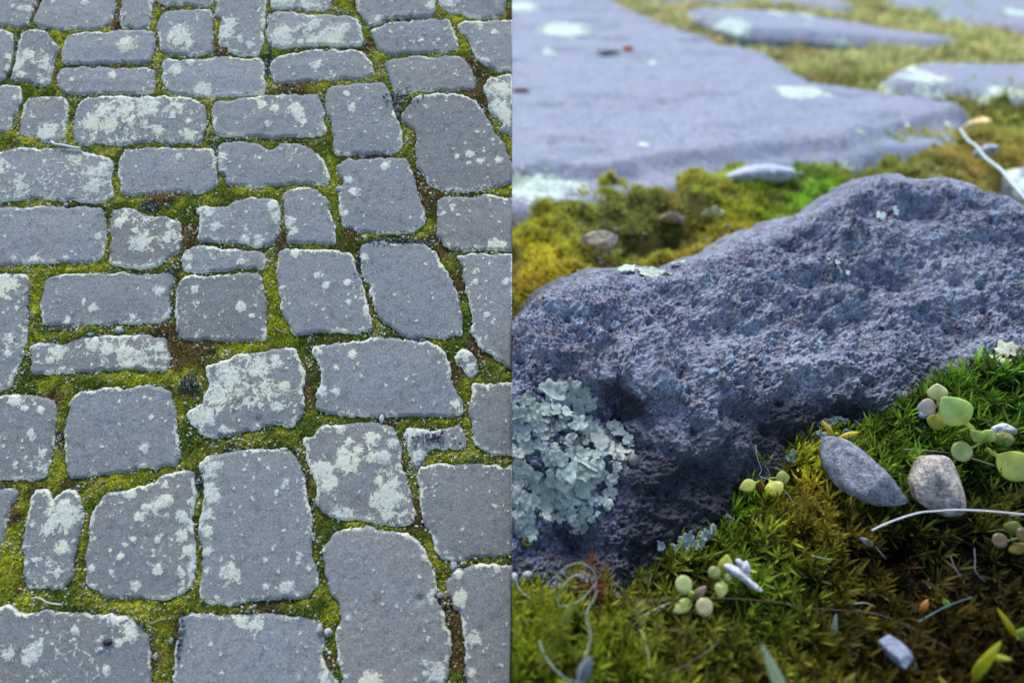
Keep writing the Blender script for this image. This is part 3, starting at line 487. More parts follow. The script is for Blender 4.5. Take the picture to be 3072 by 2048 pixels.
for i, (label, lv, (warm, br), segs) in enumerate(ST):
    o2 = RAW[i]
    tint = np.array([1 + .13 * warm, 1 + .02 * warm, 1 - .05 * warm]) * (br * 1.6 - .52) * (.93 + .14 * random.random())
    pl = [(lay([(p[0], p[1])])[0], p[2] / FPX) for p in PITS]
    pl = [(q, r) for q, r in pl if poly_dist(q[None], o2)[0] > 0]
    me, c, full = stone_mesh('paving_cobble', o2, .0026, .0115, .045, (.0026, .0022), tint, lich_left(lv * 1.2, i + 1), m_cobble, -1, seed=i + 1, pits=pl, grow=.0)
    if (full[:, 0].max()) > 0: full = clip_x(full, -1)
    outlines.append(full)
    o = obj('paving_cobble', me, M=M_L @ Matrix.Translation((c[0], c[1], random.uniform(-.0012, .0012))))
    tag(o, label, 'cobble', 'cobbles of the mossy pavement')

# joint bed: one heightfield between the cobbles
st = .0027
ga = np.append(np.arange(-1.05, -st * .5, st), 0.0); gb = np.arange(-.66, .74, st)
GX, GY = np.meshgrid(ga, gb); GP = np.stack([GX.ravel(), GY.ravel()], 1)
D = np.full(len(GP), .03)                                        # distance to the nearest cobble, negative inside
for q in outlines:
    lo = q.min(0) - .03; hi = q.max(0) + .03
    m = np.where((GP[:, 0] > lo[0]) & (GP[:, 0] < hi[0]) & (GP[:, 1] > lo[1]) & (GP[:, 1] < hi[1]))[0]
    qq = q if q[:, 0].max() < -1e-6 else np.where(np.abs(q[:, :1]) < 1e-9, q + np.array([[.05, 0]]), q)
    D[m] = np.minimum(D[m], -poly_dist(GP[m], qq))
def kern(P, pts):
    """smooth weights of control spots (tile, x, y, r)"""
    w = np.zeros(len(P))
    for t, x, y, r in pts:
        q = lay([T(t, x, y), T(t, x + r, y)]); s = np.linalg.norm(q[1] - q[0]); w = np.maximum(w, np.exp(-((P - q[0]) ** 2).sum(1) / s ** 2))
    return w
BROWN = [('H',1800,850,150),('H',1850,1250,170),('H',1450,50,120),('F',1760,350,120),('F',2000,200,100),('F',1330,1150,90),('F',1120,750,110),('E',550,570,60),('D',1550,300,140),('D',1800,1080,120),('D',230,650,120),('C',1680,560,120),('C',1450,300,130),('F',1690,50,80),('H',200,720,120),('E',2200,1020,120),('F',620,330,50),('G',1330,1350,100),('D',1620,700,100),('E',1560,250,120),('H',700,1300,90),('B',1010,420,60),('F',2000,950,80),('B',1950,580,60),('G',180,150,90),('C',1560,1000,80),('A',1060,250,50),('A',1480,90,60),('D',900,580,70)]
BRIGHT = [('A',1440,250,150),('A',1900,250,200),('A',1400,520,120),('A',560,500,150),('A',650,1150,130),('B',250,480,120),('B',1100,650,120),('B',1370,1200,150),('B',900,740,120),('A',1860,1080,160),('A',950,1360,120),('A',1400,1290,160),('B',540,150,110),('B',1830,180,80),('C',1040,150,130),('C',300,350,180),('C',330,1200,140),('B',680,1130,80),('D',200,870,120),('D',500,200,200),('E',560,1150,120),('E',1100,1300,250),('E',1500,1190,120),('G',120,550,200),('G',250,900,200),('G',1000,920,250),('G',1780,680,60),('F',1800,1100,180),('H',700,880,130),('H',1560,350,100),('F',50,900,120),('B',1400,870,150),('B',1600,500,120),('H',1870,1440,60),('E',800,1420,100),('F',30,100,100),('A',300,1290,120)]
def moss_colour(P, k=1.0):
    br = kern(P, BROWN); yg = kern(P, BRIGHT)
    n = fbm(P, 16, 3, 41); n2 = fbm(P, 60, 3, 42); n3 = vnoise(P, 260, 43)
    g1 = np.array([.225, .245, .022]); g2 = np.array([.095, .130, .018]); b1 = np.array([.125, .080, .032]); y1 = np.array([.34, .34, .035])
    a = sstep(.40, .66, n + .22 * yg - .12 * br)[:, None]; c = g2 * (1 - a) + g1 * a
    a = (sstep(.45, .75, n2 + .25 * yg) * .6)[:, None]; c = c * (1 - a) + y1 * a
    a = np.clip(sstep(.55, .85, fbm(P, 22, 3, 44) + .42 * br - .12 * yg), 0, .9)[:, None]; c = c * (1 - a) + b1 * a
    return c * (.75 + .5 * n3)[:, None] * k
H = .0048 + .0048 * np.sqrt(np.clip(D, 0, .008) / .008) + (fbm(GP, 55, 3, 31) - .5) * .0085 * sstep(0, .004, D) + (vnoise(GP, 330, 32) - .5) * .003
H = np.where(D < -.003, -.02, H)
nx = len(ga); idx = np.arange(len(GP)).reshape(len(gb), nx)
Fq = np.stack([idx[:-1, :-1], idx[:-1, 1:], idx[1:, 1:], idx[1:, :-1]], -1).reshape(-1, 4)
Vb = np.concatenate([GP, H[:, None]], 1)
# closed block below: sides and bottom, so the bank is solid
per = np.concatenate([idx[0, :], idx[1:, -1], idx[-1, -2::-1], idx[-2:0:-1, 0]]); nb = len(Vb)
low = Vb[per].copy(); low[:, 2] = -.16; Vb = np.concatenate([Vb, Vb[per], low]); per = np.arange(nb, nb + len(per)); nb += len(per); lp = np.arange(nb, nb + len(per)); nxt = np.roll(np.arange(len(per)), -1)
side_f = np.stack([per[nxt], per, lp, lp[nxt]], 1)
colr = moss_colour(Vb[:, :2], 1.2); colr[nb:] = (.06, .045, .03)
Fall = [tuple(f) for f in Fq] + [tuple(f) for f in side_f] + [tuple(lp[::-1])]
o = obj('paving_bed', mesh_from('paving_bed', Vb, Fall, m_jground, dict(col=colr)), M=M_L); tag(o, kind='structure')

def to_world(P): return O_L + P[:, :1] * XA + P[:, 1:2] * AT + P[:, 2:3] * AN
def dist_at(P):
    i = np.clip(np.round((P[:, 0] - ga[0]) / st).astype(int), 0, nx - 1); j = np.clip(np.round((P[:, 1] - gb[0]) / st).astype(int), 0, len(gb) - 1)
    k = j * nx + i; return D[k], H[k]
def scatter(n, a0=-.80, a1=-.001, b0=-.50, b1=.62):
    P = np.stack([rng.uniform(a0, a1, n), rng.uniform(b0, b1, n)], 1); d, h = dist_at(P); return P, d, h
P, d, h = scatter(1000000); m = (d > -.0006) & (rng.random(len(d)) < .35 + .65 * sstep(.3, .6, fbm(P, 70, 2, 77))); P, d, h = P[m], d[m], h[m]
n = len(P); dirn = np.stack([rng.normal(0, .75, n), rng.normal(0, .75, n), rng.uniform(.35, 1.2, n)], 1)
br = kern(P, BROWN)
c = moss_colour(P, 3.0) * rng.uniform(.6, 1.35, (n, 1)); j = rng.random(n); c[j < .07] = c[j < .07] * .3 + np.array([.42, .38, .16]) * .8; c[(j > .07) & (j < .11)] = (.26, .15, .06)
L = rng.uniform(.0022, .0052, n) * (.5 + .5 * sstep(0, .003, d))
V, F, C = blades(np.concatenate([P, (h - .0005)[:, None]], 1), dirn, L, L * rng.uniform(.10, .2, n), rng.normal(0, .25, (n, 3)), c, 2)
ok = V[:, 0].reshape(n, -1).max(1) < 0
V[:, 0] = np.minimum(V[:, 0], -.0002)
o = obj('joint_moss', mesh_from('joint_moss', V, F, m_moss, dict(col=C), smooth=False), M=M_L)
tag(o, 'yellow green and brown moss growing in the joints between the cobbles', 'moss', kind='stuff')

# crumbs: pale lichen chips and dry leaflets in the joints, dark grit in a few places
P, d, h = scatter(90000); cl = fbm(P, 34, 3, 91); m = (d > -.0005) & (d < .012) & (rng.random(len(d)) < .10 + .55 * sstep(.48, .68, cl) * (d > .001) + .40 * (d < .0018)); P, d, h = P[m], d[m], h[m]; n = len(P)
pal = np.array([(.62, .67, .56), (.60, .54, .24), (.42, .34, .16), (.30, .33, .32), (.50, .55, .58), (.32, .20, .10)]); w = rng.choice(6, n, p=[.30, .24, .14, .14, .10, .08])
w = np.where(d < .0018, 0, w)
V, F, C = pebbles(np.concatenate([P, (h + .0018)[:, None]], 1), rng.uniform(.0008, .0024, n), None, pal[w] * rng.uniform(.7, 1.15, (n, 1)))
grit = [('B',1300,905,130,60),('D',1240,685,290,38),('G',1620,1250,22,220),('D',935,850,25,120),('C',1380,385,110,38),('F',1600,930,160,50),('F',1490,75,60,14),('E',1700,470,90,90),('E',560,930,40,70),('C',560,1450,140,25),('E',1790,1290,40,80),('B',1290,1010,30,80),('B',150,600,20,150)]
gp = []; gc = []
for t, x, y, rx, ry in grit:
    q = lay([T(t, x, y), T(t, x + rx, y), T(t, x, y + ry)]); ax = abs(q[1, 0] - q[0, 0]); ay = abs(q[2, 1] - q[0, 1]); k = int(ax * ay * 500000) + 12
    s = rng.normal(0, .5, (k, 2)); gp.append(q[0] + s * (ax, ay)); gc.append(np.where(rng.random((k, 1)) < .62, (.07, .08, .095), (.36, .39, .42)) * rng.uniform(.6, 1.2, (k, 1)))
gp = np.concatenate(gp); gc = np.concatenate(gc); dd, hh = dist_at(gp); z = np.where(dd > 0, hh + .003, .0115 - .001); z = np.where(dd < -.004, .0122, z); m = (gp[:, 0] < -.003) & (dd > -.012)
gp, gc, z = gp[m], gc[m], z[m]
V2, F2, C2 = pebbles(np.concatenate([gp, z[:, None]], 1), rng.uniform(.0010, .0026, len(gp)), None, gc)
V, F, C = merge([(V, F, C), (V2, F2, C2)])
o = obj('joint_grit', mesh_from('joint_grit', V, F, m_gravel, dict(col=C), smooth=False), M=M_L)
tag(o, 'pale lichen crumbs, dry leaflets and dark grit lying in the joints', 'grit', kind='stuff')

# loose countable things on the paving
m_pebble = chip_material('pebble', (0.55, 0.55, 0.55), (1.25, 1.25, 1.25), 120, 0.4, 0.6, 0.0006)
def pebble_left(t, x, y, r, col, label, name='pebble', sq=(1, .8, .6), z=.010):
    q = lay([T(t, x, y)])[0]; V0, F0 = _ico(3); V = V0 * (np.array(sq) * r / S / FPX)
    V = V * (1 + .35 * (vnoise(V0 + x, 1.7, 3) - .5))[:, None]
    P = to_world(V + np.array([q[0], q[1], z]))
    tag(local_obj(name, P, F0, m_pebble, dict(col=np.repeat([col], len(V), 0))), label, 'pebble', 'loose pebbles on the pavement')
pebble_left('D', 775, 225, 32, (.42, .47, .62), 'small pale blue pebble at the left rim of the shield shaped cobble')
pebble_left('D', 992, 648, 26, (.62, .68, .74), 'white pebble in the joint just below the shield shaped cobble')
pebble_left('H', 1775, 468, 34, (.50, .58, .62), 'pale blue grey pebble in brown moss near the right border of the paving', sq=(.8, 1.1, .6))
pebble_left('H', 676, 1045, 32, (.55, .52, .52), 'round whitish pebble in the joint left of the boot shaped cobble', sq=(1, 1, .7))
pebble_left('H', 608, 1020, 40, (.50, .47, .50), 'oblong pinkish white pebble at the corner of the smooth bottom cobble', sq=(.7, 1.1, .6))
pebble_left('H', 1660, 725, 30, (.36, .36, .40), 'grey pebble wedged beside the boot shaped cobble', sq=(1.1, .8, .6))
pebble_left('G', 1000, 1235, 36, (.035, .035, .045), 'shiny black pebble on the bottom left cobble', sq=(1.1, .8, .7), z=.013)
pebble_left('G', 1540, 1230, 22, (.18, .42, .36), 'small teal pebble in the gap between the two bottom cobbles', sq=(.8, 1.2, .6))
pebble_left('G', 1408, 1362, 26, (.52, .52, .50), 'white oval pebble in the gap between the two bottom cobbles', sq=(.7, 1.1, .6))
pebble_left('G', 935, 1300, 22, (.62, .62, .64), 'small white pebble below the shiny black one', z=.013)
pebble_left('C', 620, 365, 24, (.26, .28, .30), 'dark grey pebble in the green joint under the big domed cobble')
pebble_left('F', 290, 1030, 34, (.55, .58, .55), 'long pale chip above the tall smooth cobble', 'stone_chip', (1.1, .6, .5))
pebble_left('F', 1145, 755, 36, (.60, .62, .58), 'curled whitish chip in the brown joint below the largest wide cobble', 'stone_chip', (.6, 1.1, .5))
pebble_left('C', 1085, 1455, 40, (.42, .50, .56), 'pale blue stone flake above the thin crusted cobble', 'stone_chip', (1, .7, .5))
pebble_left('E', 835, 25, 28, (.20, .40, .36), 'tiny teal flake above the thin crusted cobble', 'stone_chip', (1.2, .6, .5))

def tube(P, r, sides=6, taper=(1, 1)):
    P = np.asarray(P, float); n = len(P); tan = np.gradient(P, axis=0); tan /= np.linalg.norm(tan, axis=1, keepdims=True) + 1e-12
    ref = np.array([0.13, .31, .94]); u = np.cross(tan, ref); u /= np.linalg.norm(u, axis=1, keepdims=True); v = np.cross(tan, u)
    k = np.linspace(0, 1, n); rr = r * (taper[0] * (1 - k) + taper[1] * k) if np.isscalar(r) else r
    a = np.linspace(0, 2 * np.pi, sides, endpoint=False)
    V = P[:, None] + rr[:, None, None] * (np.cos(a)[None, :, None] * u[:, None] + np.sin(a)[None, :, None] * v[:, None]); V = V.reshape(-1, 3)
    i = np.arange(n - 1)[:, None] * sides; j = np.arange(sides)[None]; jn = (j + 1) % sides
    F = [tuple(f) for f in np.stack([i + j, i + jn, i + sides + jn, i + sides + j], -1).reshape(-1, 4)]
    F += [tuple(range(sides))[::-1], tuple(range((n - 1) * sides, n * sides))]
    return V, F
def spline(P, m=8):
    P = np.asarray(P, float); n = len(P); t = np.arange(n); tt = np.linspace(0, n - 1, (n - 1) * m + 1); i = np.clip(tt.astype(int), 0, n - 2); f = (tt - i)[:, None]
    p0 = P[np.clip(i - 1, 0, n - 1)]; p1 = P[i]; p2 = P[i + 1]; p3 = P[np.clip(i + 2, 0, n - 1)]
    return .5 * (2 * p1 + (p2 - p0) * f + (2 * p0 - 5 * p1 + 4 * p2 - p3) * f ** 2 + (3 * p1 - p0 - 3 * p2 + p3) * f ** 3)
def fibre_left(t, pts, z, r, col, label, name, cat, taper=(1, 1)):
    uv = lay([T(t, *p) for p in pts]); P = spline(np.concatenate([uv, np.array(z)[:, None]], 1)); V, F = tube(to_world(P), r / S / FPX, 6, taper)
    o = local_obj(name, V, F, m_fibre, dict(col=np.repeat([col], len(V), 0))); tag(o, label, cat, None); return o
fibre_left('A', [(490,1280),(530,1310),(600,1325),(680,1340),(755,1352)], [.010,.013,.0145,.0145,.014], 11, (.75, .80, .84), 'long straight white stick lying above the big domed cobble', 'dry_stick', 'stick')
fibre_left('A', [(1925,1455),(1950,1440),(1990,1435),(2035,1448)], [.012,.014,.014,.012], 9, (.75, .78, .80), 'short curved white twig on the left end of the kidney shaped cobble', 'dry_twig', 'twig')
fibre_left('G', [(330,858),(380,850),(430,860),(480,890),(540,905),(600,912)], [.012,.014,.015,.015,.013,.011], 7, (.52, .56, .50), 'wavy pale grass stalk lying on moss above the bottom left cobble', 'grass_stalk', 'stalk')
fibre_left('A', [(1085,235),(1100,200),(1140,185)], [.010,.014,.012], 6, (.6, .62, .55), 'tiny white twig in the moss between two cobbles of the top row', 'dry_twig', 'twig')
fibre_left('A', [(1915,1300),(1925,1270),(1950,1250)], [.010,.014,.012], 4, (.6, .6, .4), 'thin hooked straw in bright moss below the rectangular spotted cobble', 'dry_straw', 'straw')
fibre_left('G', [(1290,1050),(1380,1068),(1440,1045),(1500,1035)], [.010,.013,.013,.010], 4, (.5, .47, .3), 'thin pale root fibre in the crossing above the two bottom cobbles', 'dry_straw', 'straw')
fibre_left('D', [(190,1400),(240,1460),(300,1480),(330,1478)], [.010,.013,.013,.010], 4, (.5, .47, .33), 'curled straw in the crossing left below the centre blotched cobble', 'dry_straw', 'straw')
# ------------------------------------------------------------------ the close-up side (right): rough rock, moss, slabs behind
def rbf_fit(P, v, smooth=1e-4):
    P = np.asarray(P, float); n = len(P); r = np.linalg.norm(P[:, None] - P[None], axis=-1); K = np.where(r > 0, r * r * np.log(r + 1e-12), 0) + np.eye(n) * smooth
    A = np.zeros((n + 3, n + 3)); A[:n, :n] = K; A[:n, n] = 1; A[:n, n + 1:] = P; A[n, :n] = 1; A[n + 1:, :n] = P.T
    w = np.linalg.solve(A, np.concatenate([v, np.zeros(3)]))
    def f(Q):
        Q = np.asarray(Q, float); out = np.empty(len(Q))
        for s in range(0, len(Q), 50000):
            q = Q[s:s + 50000]; r = np.linalg.norm(q[:, None] - P[None], axis=-1); out[s:s + 50000] = np.where(r > 0, r * r * np.log(r + 1e-12), 0) @ w[:n] + w[n] + q @ w[n + 1:]
        return out
    return f
def idw(ctrl, vals, Q, p=3, r0=.02):
    d = np.linalg.norm(Q[:, None] - ctrl[None], axis=-1); w = 1 / (d ** p + r0 ** p); return (w @ vals) / w.sum(1, keepdims=True)
KW = 3072 / 2352
# ---- ground height: control spots (overview pixel x, y, height)
GC = [(1180,1388,-.015),(1250,1392,-.012),(1330,1392,-.010),(1410,1388,-.008),(1200,1560,.060),(1300,1490,.050),(1450,1490,.020),(1600,1480,.010),(1700,1520,.022),(1900,1540,.0),(2100,1500,-.005),(2300,1500,.0),(2352,1350,.01),(2352,1200,.05),(2150,1180,.05),(2100,1300,.0),(2200,960,.095),(2352,870,.135),(2000,1080,.045),(1850,1150,.03),(1750,1230,.012),(1500,1400,.0),(1350,1440,.012),(1640,1330,.01),(2700,1200,.05),(2700,900,.13),(1000,1400,.02)]
gcp = at_z([c[0] * KW for c in GC], [c[1] * KW for c in GC], np.array([c[2] for c in GC])) if False else np.array([at_z(c[0] * KW, c[1] * KW, c[2]) for c in GC])
BACK = [(0, 1.35), (.5, 1.5), (1., 1.6), (1.5, 2.), (0, 2.5), (1, 3), (0, 1.15), (.5, 1.25), (2.5, 2), (.2, 1.05), (.4, 1.12), (1.2, 1.3)]
gx_ = np.concatenate([gcp[:, :2], np.array(BACK)]); gz_ = np.concatenate([gcp[:, 2], np.zeros(len(BACK)), np.full(6, .068)]); gx_ = np.concatenate([gx_, [(1.2, 2.7), (2, 3), (3, 3), (0, 5), (1.5, 4), (4, 5)]])
# cushions behind the rock: (overview x, y of the top, radius in m, height in m)
CUSH = [(1275,640,.125,.085),(1215,545,.12,.07),(1290,505,.14,.07),(1180,700,.10,.07),(1440,452,.17,.075),(1385,480,.12,.06),(1610,425,.17,.075),(1700,420,.16,.07),(1560,470,.10,.04),(1690,540,.060,.055),(1745,528,.06,.045),(1575,575,.05,.030),(1620,585,.05,.035),(1530,590,.04,.03),(1850,410,.14,.06),(1900,400,.15,.055),(2000,368,.16,.045),(2120,350,.18,.05),(2250,322,.2,.05),(2300,340,.2,.06),(2200,385,.10,.05),(2060,385,.15,.04),(2330,250,.25,.05),(1800,480,.08,.05),(1860,470,.07,.04),(1500,510,.07,.02),(1200,620,.06,.03),(1230,700,.06,.04),(1330,560,.06,.02),(1960,400,.12,.05)]
cp = np.array([at_z(c[0] * KW, c[1] * KW, c[3] * .8)[:2] for c in CUSH])
def ground_z(P2):
    z = np.zeros(len(P2))
    for s in range(0, len(P2), 40000):
        q = P2[s:s + 40000]; z[s:s + 40000] = idw(gx_, gz_[:, None], q, 3, .05)[:, 0]
    back = sstep(1.0, 1.2, P2[:, 1])
    n = (fbm(P2, 9, 3, 201) - .5) * (.040 + .03 * back) + (fbm(P2, 30, 3, 202) - .5) * .030
    cz = np.zeros(len(P2))
    for (c, q) in zip(CUSH, cp):
        e2 = ((P2 - q) ** 2).sum(1) / c[2] ** 2; m = e2 < 1; t = np.zeros(len(P2)); t[m] = c[3] * np.sqrt(1 - e2[m]) ** 1.2; cz = np.maximum(cz, t)
    return z + n + cz * (.85 + .5 * (fbm(P2, 30, 2, 203) - .5))
def ground_hit(px, py):
    px = np.atleast_1d(np.asarray(px, float)); py = np.atleast_1d(np.asarray(py, float)); r = ray(px, py); t = np.full(len(px), .62); done = np.zeros(len(px), bool)
    for _ in range(400):
        P = CAMP + r * t[:, None]; g = P[:, 2] - ground_z(P[:, :2]); step = np.where(g > .0008, np.clip(g * .6, .0008, .05), 0); t = np.where(done, t, t + step); done |= g <= .0008
        if done.all(): break
    return CAMP + r * t[:, None], t
# non-uniform grid, clipped at x = 0
ys = [.28]
while ys[-1] < 7.5: ys.append(ys[-1] + (.0042 if ys[-1] < 1.35 else .0042 * (ys[-1] / 1.35) ** 2.2))
xs = [0.0]
while xs[-1] < 5: xs.append(xs[-1] + (.0042 if xs[-1] < .95 else .0042 * (xs[-1] / .95) ** 2.5 + .001))
xs = np.array([-.7, -.5, -.35, -.24, -.16, -.10, -.06, -.03, -.012] + xs); ys = np.array(ys); GX, GY = np.meshgrid(xs, ys); RP = np.stack([GX.ravel(), GY.ravel()], 1); RZ = ground_z(RP); RZ = np.where(RP[:, 0] < -1e-6, np.minimum(RZ, np.where(RP[:, 1] < 1.42, .179 + (RP[:, 1] - .831) * .887 - .25, 9)), RZ); RZ = np.maximum(RZ, -.39)
# surface colours of the moss carpet (overview pixel, colour)
CC = [(1200,1450,(.17,.185,.02)),(1300,1540,(.11,.13,.015)),(1480,1430,(.19,.205,.02)),(1600,1510,(.08,.10,.013)),(1700,1350,(.07,.14,.02)),(1700,1450,(.06,.10,.02)),(1700,1280,(.08,.16,.022)),(1650,1230,(.08,.16,.022)),(1750,1180,(.09,.17,.022)),(1850,1180,(.20,.16,.022)),(1880,1240,(.21,.14,.020)),(1820,1215,(.18,.16,.022)),(1800,1280,(.09,.12,.02)),(1950,1200,(.10,.12,.02)),(2050,1150,(.07,.13,.025)),(2120,1050,(.055,.105,.020)),(2250,950,(.075,.13,.024)),(2330,900,(.085,.14,.026)),(2330,1100,(.06,.12,.025)),(2250,1150,(.05,.09,.02)),(2000,1300,(.045,.025,.010)),(2100,1280,(.018,.013,.006)),(2200,1330,(.022,.016,.007)),(2300,1250,(.035,.034,.012)),(1950,1450,(.032,.026,.009)),(2080,1520,(.045,.026,.008)),(2200,1450,(.028,.015,.006)),(2330,1420,(.028,.022,.007)),(1850,1400,(.045,.034,.010)),(2150,1230,(.03,.03,.01)),(2000,1340,(.025,.02,.008)),(1780,1520,(.10,.09,.015)),(1600,1350,(.06,.06,.02)),(1450,1400,(.05,.05,.02)),(1560,1450,(.05,.055,.02)),
      (1230,690,(.24,.20,.03)),(1260,620,(.28,.25,.04)),(1200,560,(.24,.22,.03)),(1300,500,(.24,.25,.04)),(1440,450,(.26,.25,.04)),(1600,430,(.24,.25,.04)),(1690,540,(.26,.23,.03)),(1560,590,(.26,.23,.03)),(1500,520,(.10,.12,.06)),(1400,560,(.11,.12,.08)),(1850,430,(.14,.24,.03)),(1800,470,(.12,.22,.03)),(1950,380,(.24,.27,.05)),(2100,350,(.26,.28,.06)),(2200,300,(.26,.30,.06)),(2250,380,(.27,.23,.05)),(2320,300,(.25,.28,.05)),(2000,150,(.42,.42,.14)),(1800,110,(.42,.42,.14)),(2200,130,(.42,.44,.14)),(2330,160,(.42,.44,.14)),(1560,50,(.42,.42,.16))]
cw = np.array([at_z(c[0] * KW, c[1] * KW, 0.02)[:2] for c in CC]); cv = np.array([c[2] for c in CC])
def zone_colour(P2):
    out = np.empty((len(P2), 3))
    for s in range(0, len(P2), 40000):
        q = P2[s:s + 40000]; d = np.linalg.norm(q[:, None] - cw[None], axis=-1) / (.25 + .75 * np.clip(q[:, 1:2] - .5, .2, 9)); w = 1 / (d ** 3.2 + .0005); out[s:s + 40000] = (w @ cv) / w.sum(1, keepdims=True)
    n = fbm(P2, 28, 3, 210); n2 = fbm(P2, 11, 2, 211)
    out *= (.55 + .9 * n)[:, None]; a = sstep(.56, .75, n2)[:, None] * .35
    return out * (1 - a) + out[:, :1] * np.array([1.15, .72, .30]) * a
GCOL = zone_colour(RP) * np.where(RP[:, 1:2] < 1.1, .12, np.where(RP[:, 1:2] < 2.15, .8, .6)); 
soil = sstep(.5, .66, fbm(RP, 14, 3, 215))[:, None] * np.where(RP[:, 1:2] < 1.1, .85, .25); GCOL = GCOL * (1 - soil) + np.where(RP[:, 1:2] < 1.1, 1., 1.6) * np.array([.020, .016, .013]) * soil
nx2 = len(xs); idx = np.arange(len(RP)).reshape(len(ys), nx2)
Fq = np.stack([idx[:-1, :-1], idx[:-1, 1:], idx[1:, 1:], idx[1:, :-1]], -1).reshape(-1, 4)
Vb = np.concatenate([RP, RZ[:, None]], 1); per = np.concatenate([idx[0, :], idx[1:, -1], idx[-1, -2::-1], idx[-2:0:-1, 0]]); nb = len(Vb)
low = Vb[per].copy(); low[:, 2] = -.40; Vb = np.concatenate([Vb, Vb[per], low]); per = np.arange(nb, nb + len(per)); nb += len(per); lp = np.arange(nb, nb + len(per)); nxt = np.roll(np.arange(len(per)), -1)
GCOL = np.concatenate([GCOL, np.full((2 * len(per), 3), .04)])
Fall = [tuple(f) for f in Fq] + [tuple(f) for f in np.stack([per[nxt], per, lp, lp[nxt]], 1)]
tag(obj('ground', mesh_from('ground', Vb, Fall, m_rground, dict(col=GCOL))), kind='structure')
# the earth all round, out to the horizon
m_earth, nt, b = new_mat('earth', .95, .1); g = NT(nt); tc = g.n('ShaderNodeTexCoord')
g.l(g.mix(g.noise(tc.outputs['Object'], 3, 6, .7), (.05, .06, .02), (.10, .085, .06)), b.inputs['Base Color'])
me = mesh_from('earth', [(-150, -150, -.41), (150, -150, -.41), (150, 150, -.41), (-150, 150, -.41)], [(0, 1, 2, 3)], m_earth)
tag(obj('earth', me), kind='structure')

# ---- the rough rock
RK = [(1180,740,1.00),(1210,705,1.005),(1260,660,1.02),(1340,632,1.05),(1440,620,1.08),(1560,610,1.12),(1700,540,1.18),(1830,500,1.22),(1900,470,1.25),(1960,410,1.28),(2080,400,1.30),(2200,410,1.28),(2352,450,1.22),(2500,500,1.18),(2600,560,1.15),
 (1300,760,.965),(1200,780,.965),(1400,740,1.0),(1600,760,1.035),(1750,700,1.09),(1900,700,1.115),(2100,600,1.19),(2100,720,1.12),(2300,650,1.13),(2000,820,1.075),(2250,740,1.08),(1700,850,1.02),(1850,830,1.05),
 (1180,840,.935),(1290,850,.935),(1350,868,.93),(1395,885,.955),(1405,930,.968),(1440,975,.962),(1425,900,.962),(1480,905,.925),(1510,960,.920),(1490,1010,.925),(1600,950,.955),(1580,1050,.94),(1700,950,.99),(1660,1020,.962),(1800,930,1.02),(1900,900,1.045),(2000,900,1.05),(2100,880,1.05),(2200,830,1.055),(2352,760,1.07),(2550,740,1.07),
 (1180,1000,.905),(1180,1200,.885),(1300,1100,.905),(1300,1250,.888),(1380,1020,.93),(1450,1110,.915),(1550,1150,.925),(1500,1230,.905),
 (1180,1375,.872),(1400,1370,.872),(1500,1325,.885),(1560,1240,.915),(1640,1195,.945),(1690,1145,.965),(1740,1090,.99),(1880,1020,1.02),(2010,990,1.035),(2100,930,1.035),(2200,870,1.03),(2352,805,1.03),(2550,780,1.03),
 (1620,830,1.0),(1540,800,.995),(1450,850,.955),(1330,700,1.0),(1500,700,1.04),(1650,650,1.10),(2000,520,1.23),(2200,500,1.23),(1850,590,1.17)]
rk = np.array(RK); dfit = rbf_fit(rk[:, :2] / 1000, rk[:, 2], 2e-4)
TOPL = np.array([(1176,742),(1195,722),(1225,690),(1265,662),(1300,650),(1345,636),(1400,628),(1440,620),(1480,618),(1520,616),(1560,606),(1620,580),(1660,560),(1700,541),(1730,530),(1765,528),(1800,512),(1830,500),(1870,492),(1905,472),(1930,446),(1960,415),(2000,408),(2060,400),(2100,403),(2160,412),(2200,418),(2260,428),(2300,440),(2352,468),(2450,500),(2620,580)], float)
BOTL = np.array([(1176,1372),(1260,1372),(1340,1376),(1400,1370),(1450,1350),(1500,1325),(1540,1270),(1575,1235),(1640,1200),(1690,1150),(1740,1092),(1800,1060),(1880,1022),(1960,1010),(2010,992),(2060,950),(2100,930),(2160,895),(2200,872),(2270,835),(2352,800),(2450,780),(2620,760)], float)
NXC, NYC = 640, 460
cx = 1176 + (2620 - 1176) * np.linspace(0, 1, NXC) ** 1.12; tp = np.interp(cx, TOPL[:, 0], TOPL[:, 1]); bt = np.interp(cx, BOTL[:, 0], BOTL[:, 1]) + 14
def jag(x, s, a): return (fbm(np.stack([x, x * 0 + s], 1), .03, 3, s) - .5) * a
tp = tp + jag(cx, 5, 14); k = np.linspace(0, 1, NYC)[None]
QX = np.repeat(cx[:, None], NYC, 1); QY = tp[:, None] * (1 - k) + bt[:, None] * k; Q = np.stack([QX.ravel(), QY.ravel()], 1)
dd = dfit(Q / 1000); s = np.clip((Q[:, 1] - np.repeat(tp, NYC)) / 32, 0, 1); dd += .085 * (1 - np.sqrt(1 - (1 - s) ** 2))
P = at_depth(Q[:, 0] * KW, Q[:, 1] * KW, dd).reshape(NXC, NYC, 3)
def grid_normals(P):
    a = np.gradient(P, axis=0); b = np.gradient(P, axis=1); n = np.cross(a, b); n /= np.linalg.norm(n, axis=-1, keepdims=True) + 1e-12
    return n
N = grid_normals(P); vw = CAMP - P; sg = np.sign((N * vw).sum(-1, keepdims=True)); N = N * sg
Pf = P.reshape(-1, 3); Nf = N.reshape(-1, 3)
face = sstep(.35, .0, Nf[:, 2])                                     # steep front: finer, beadier crust
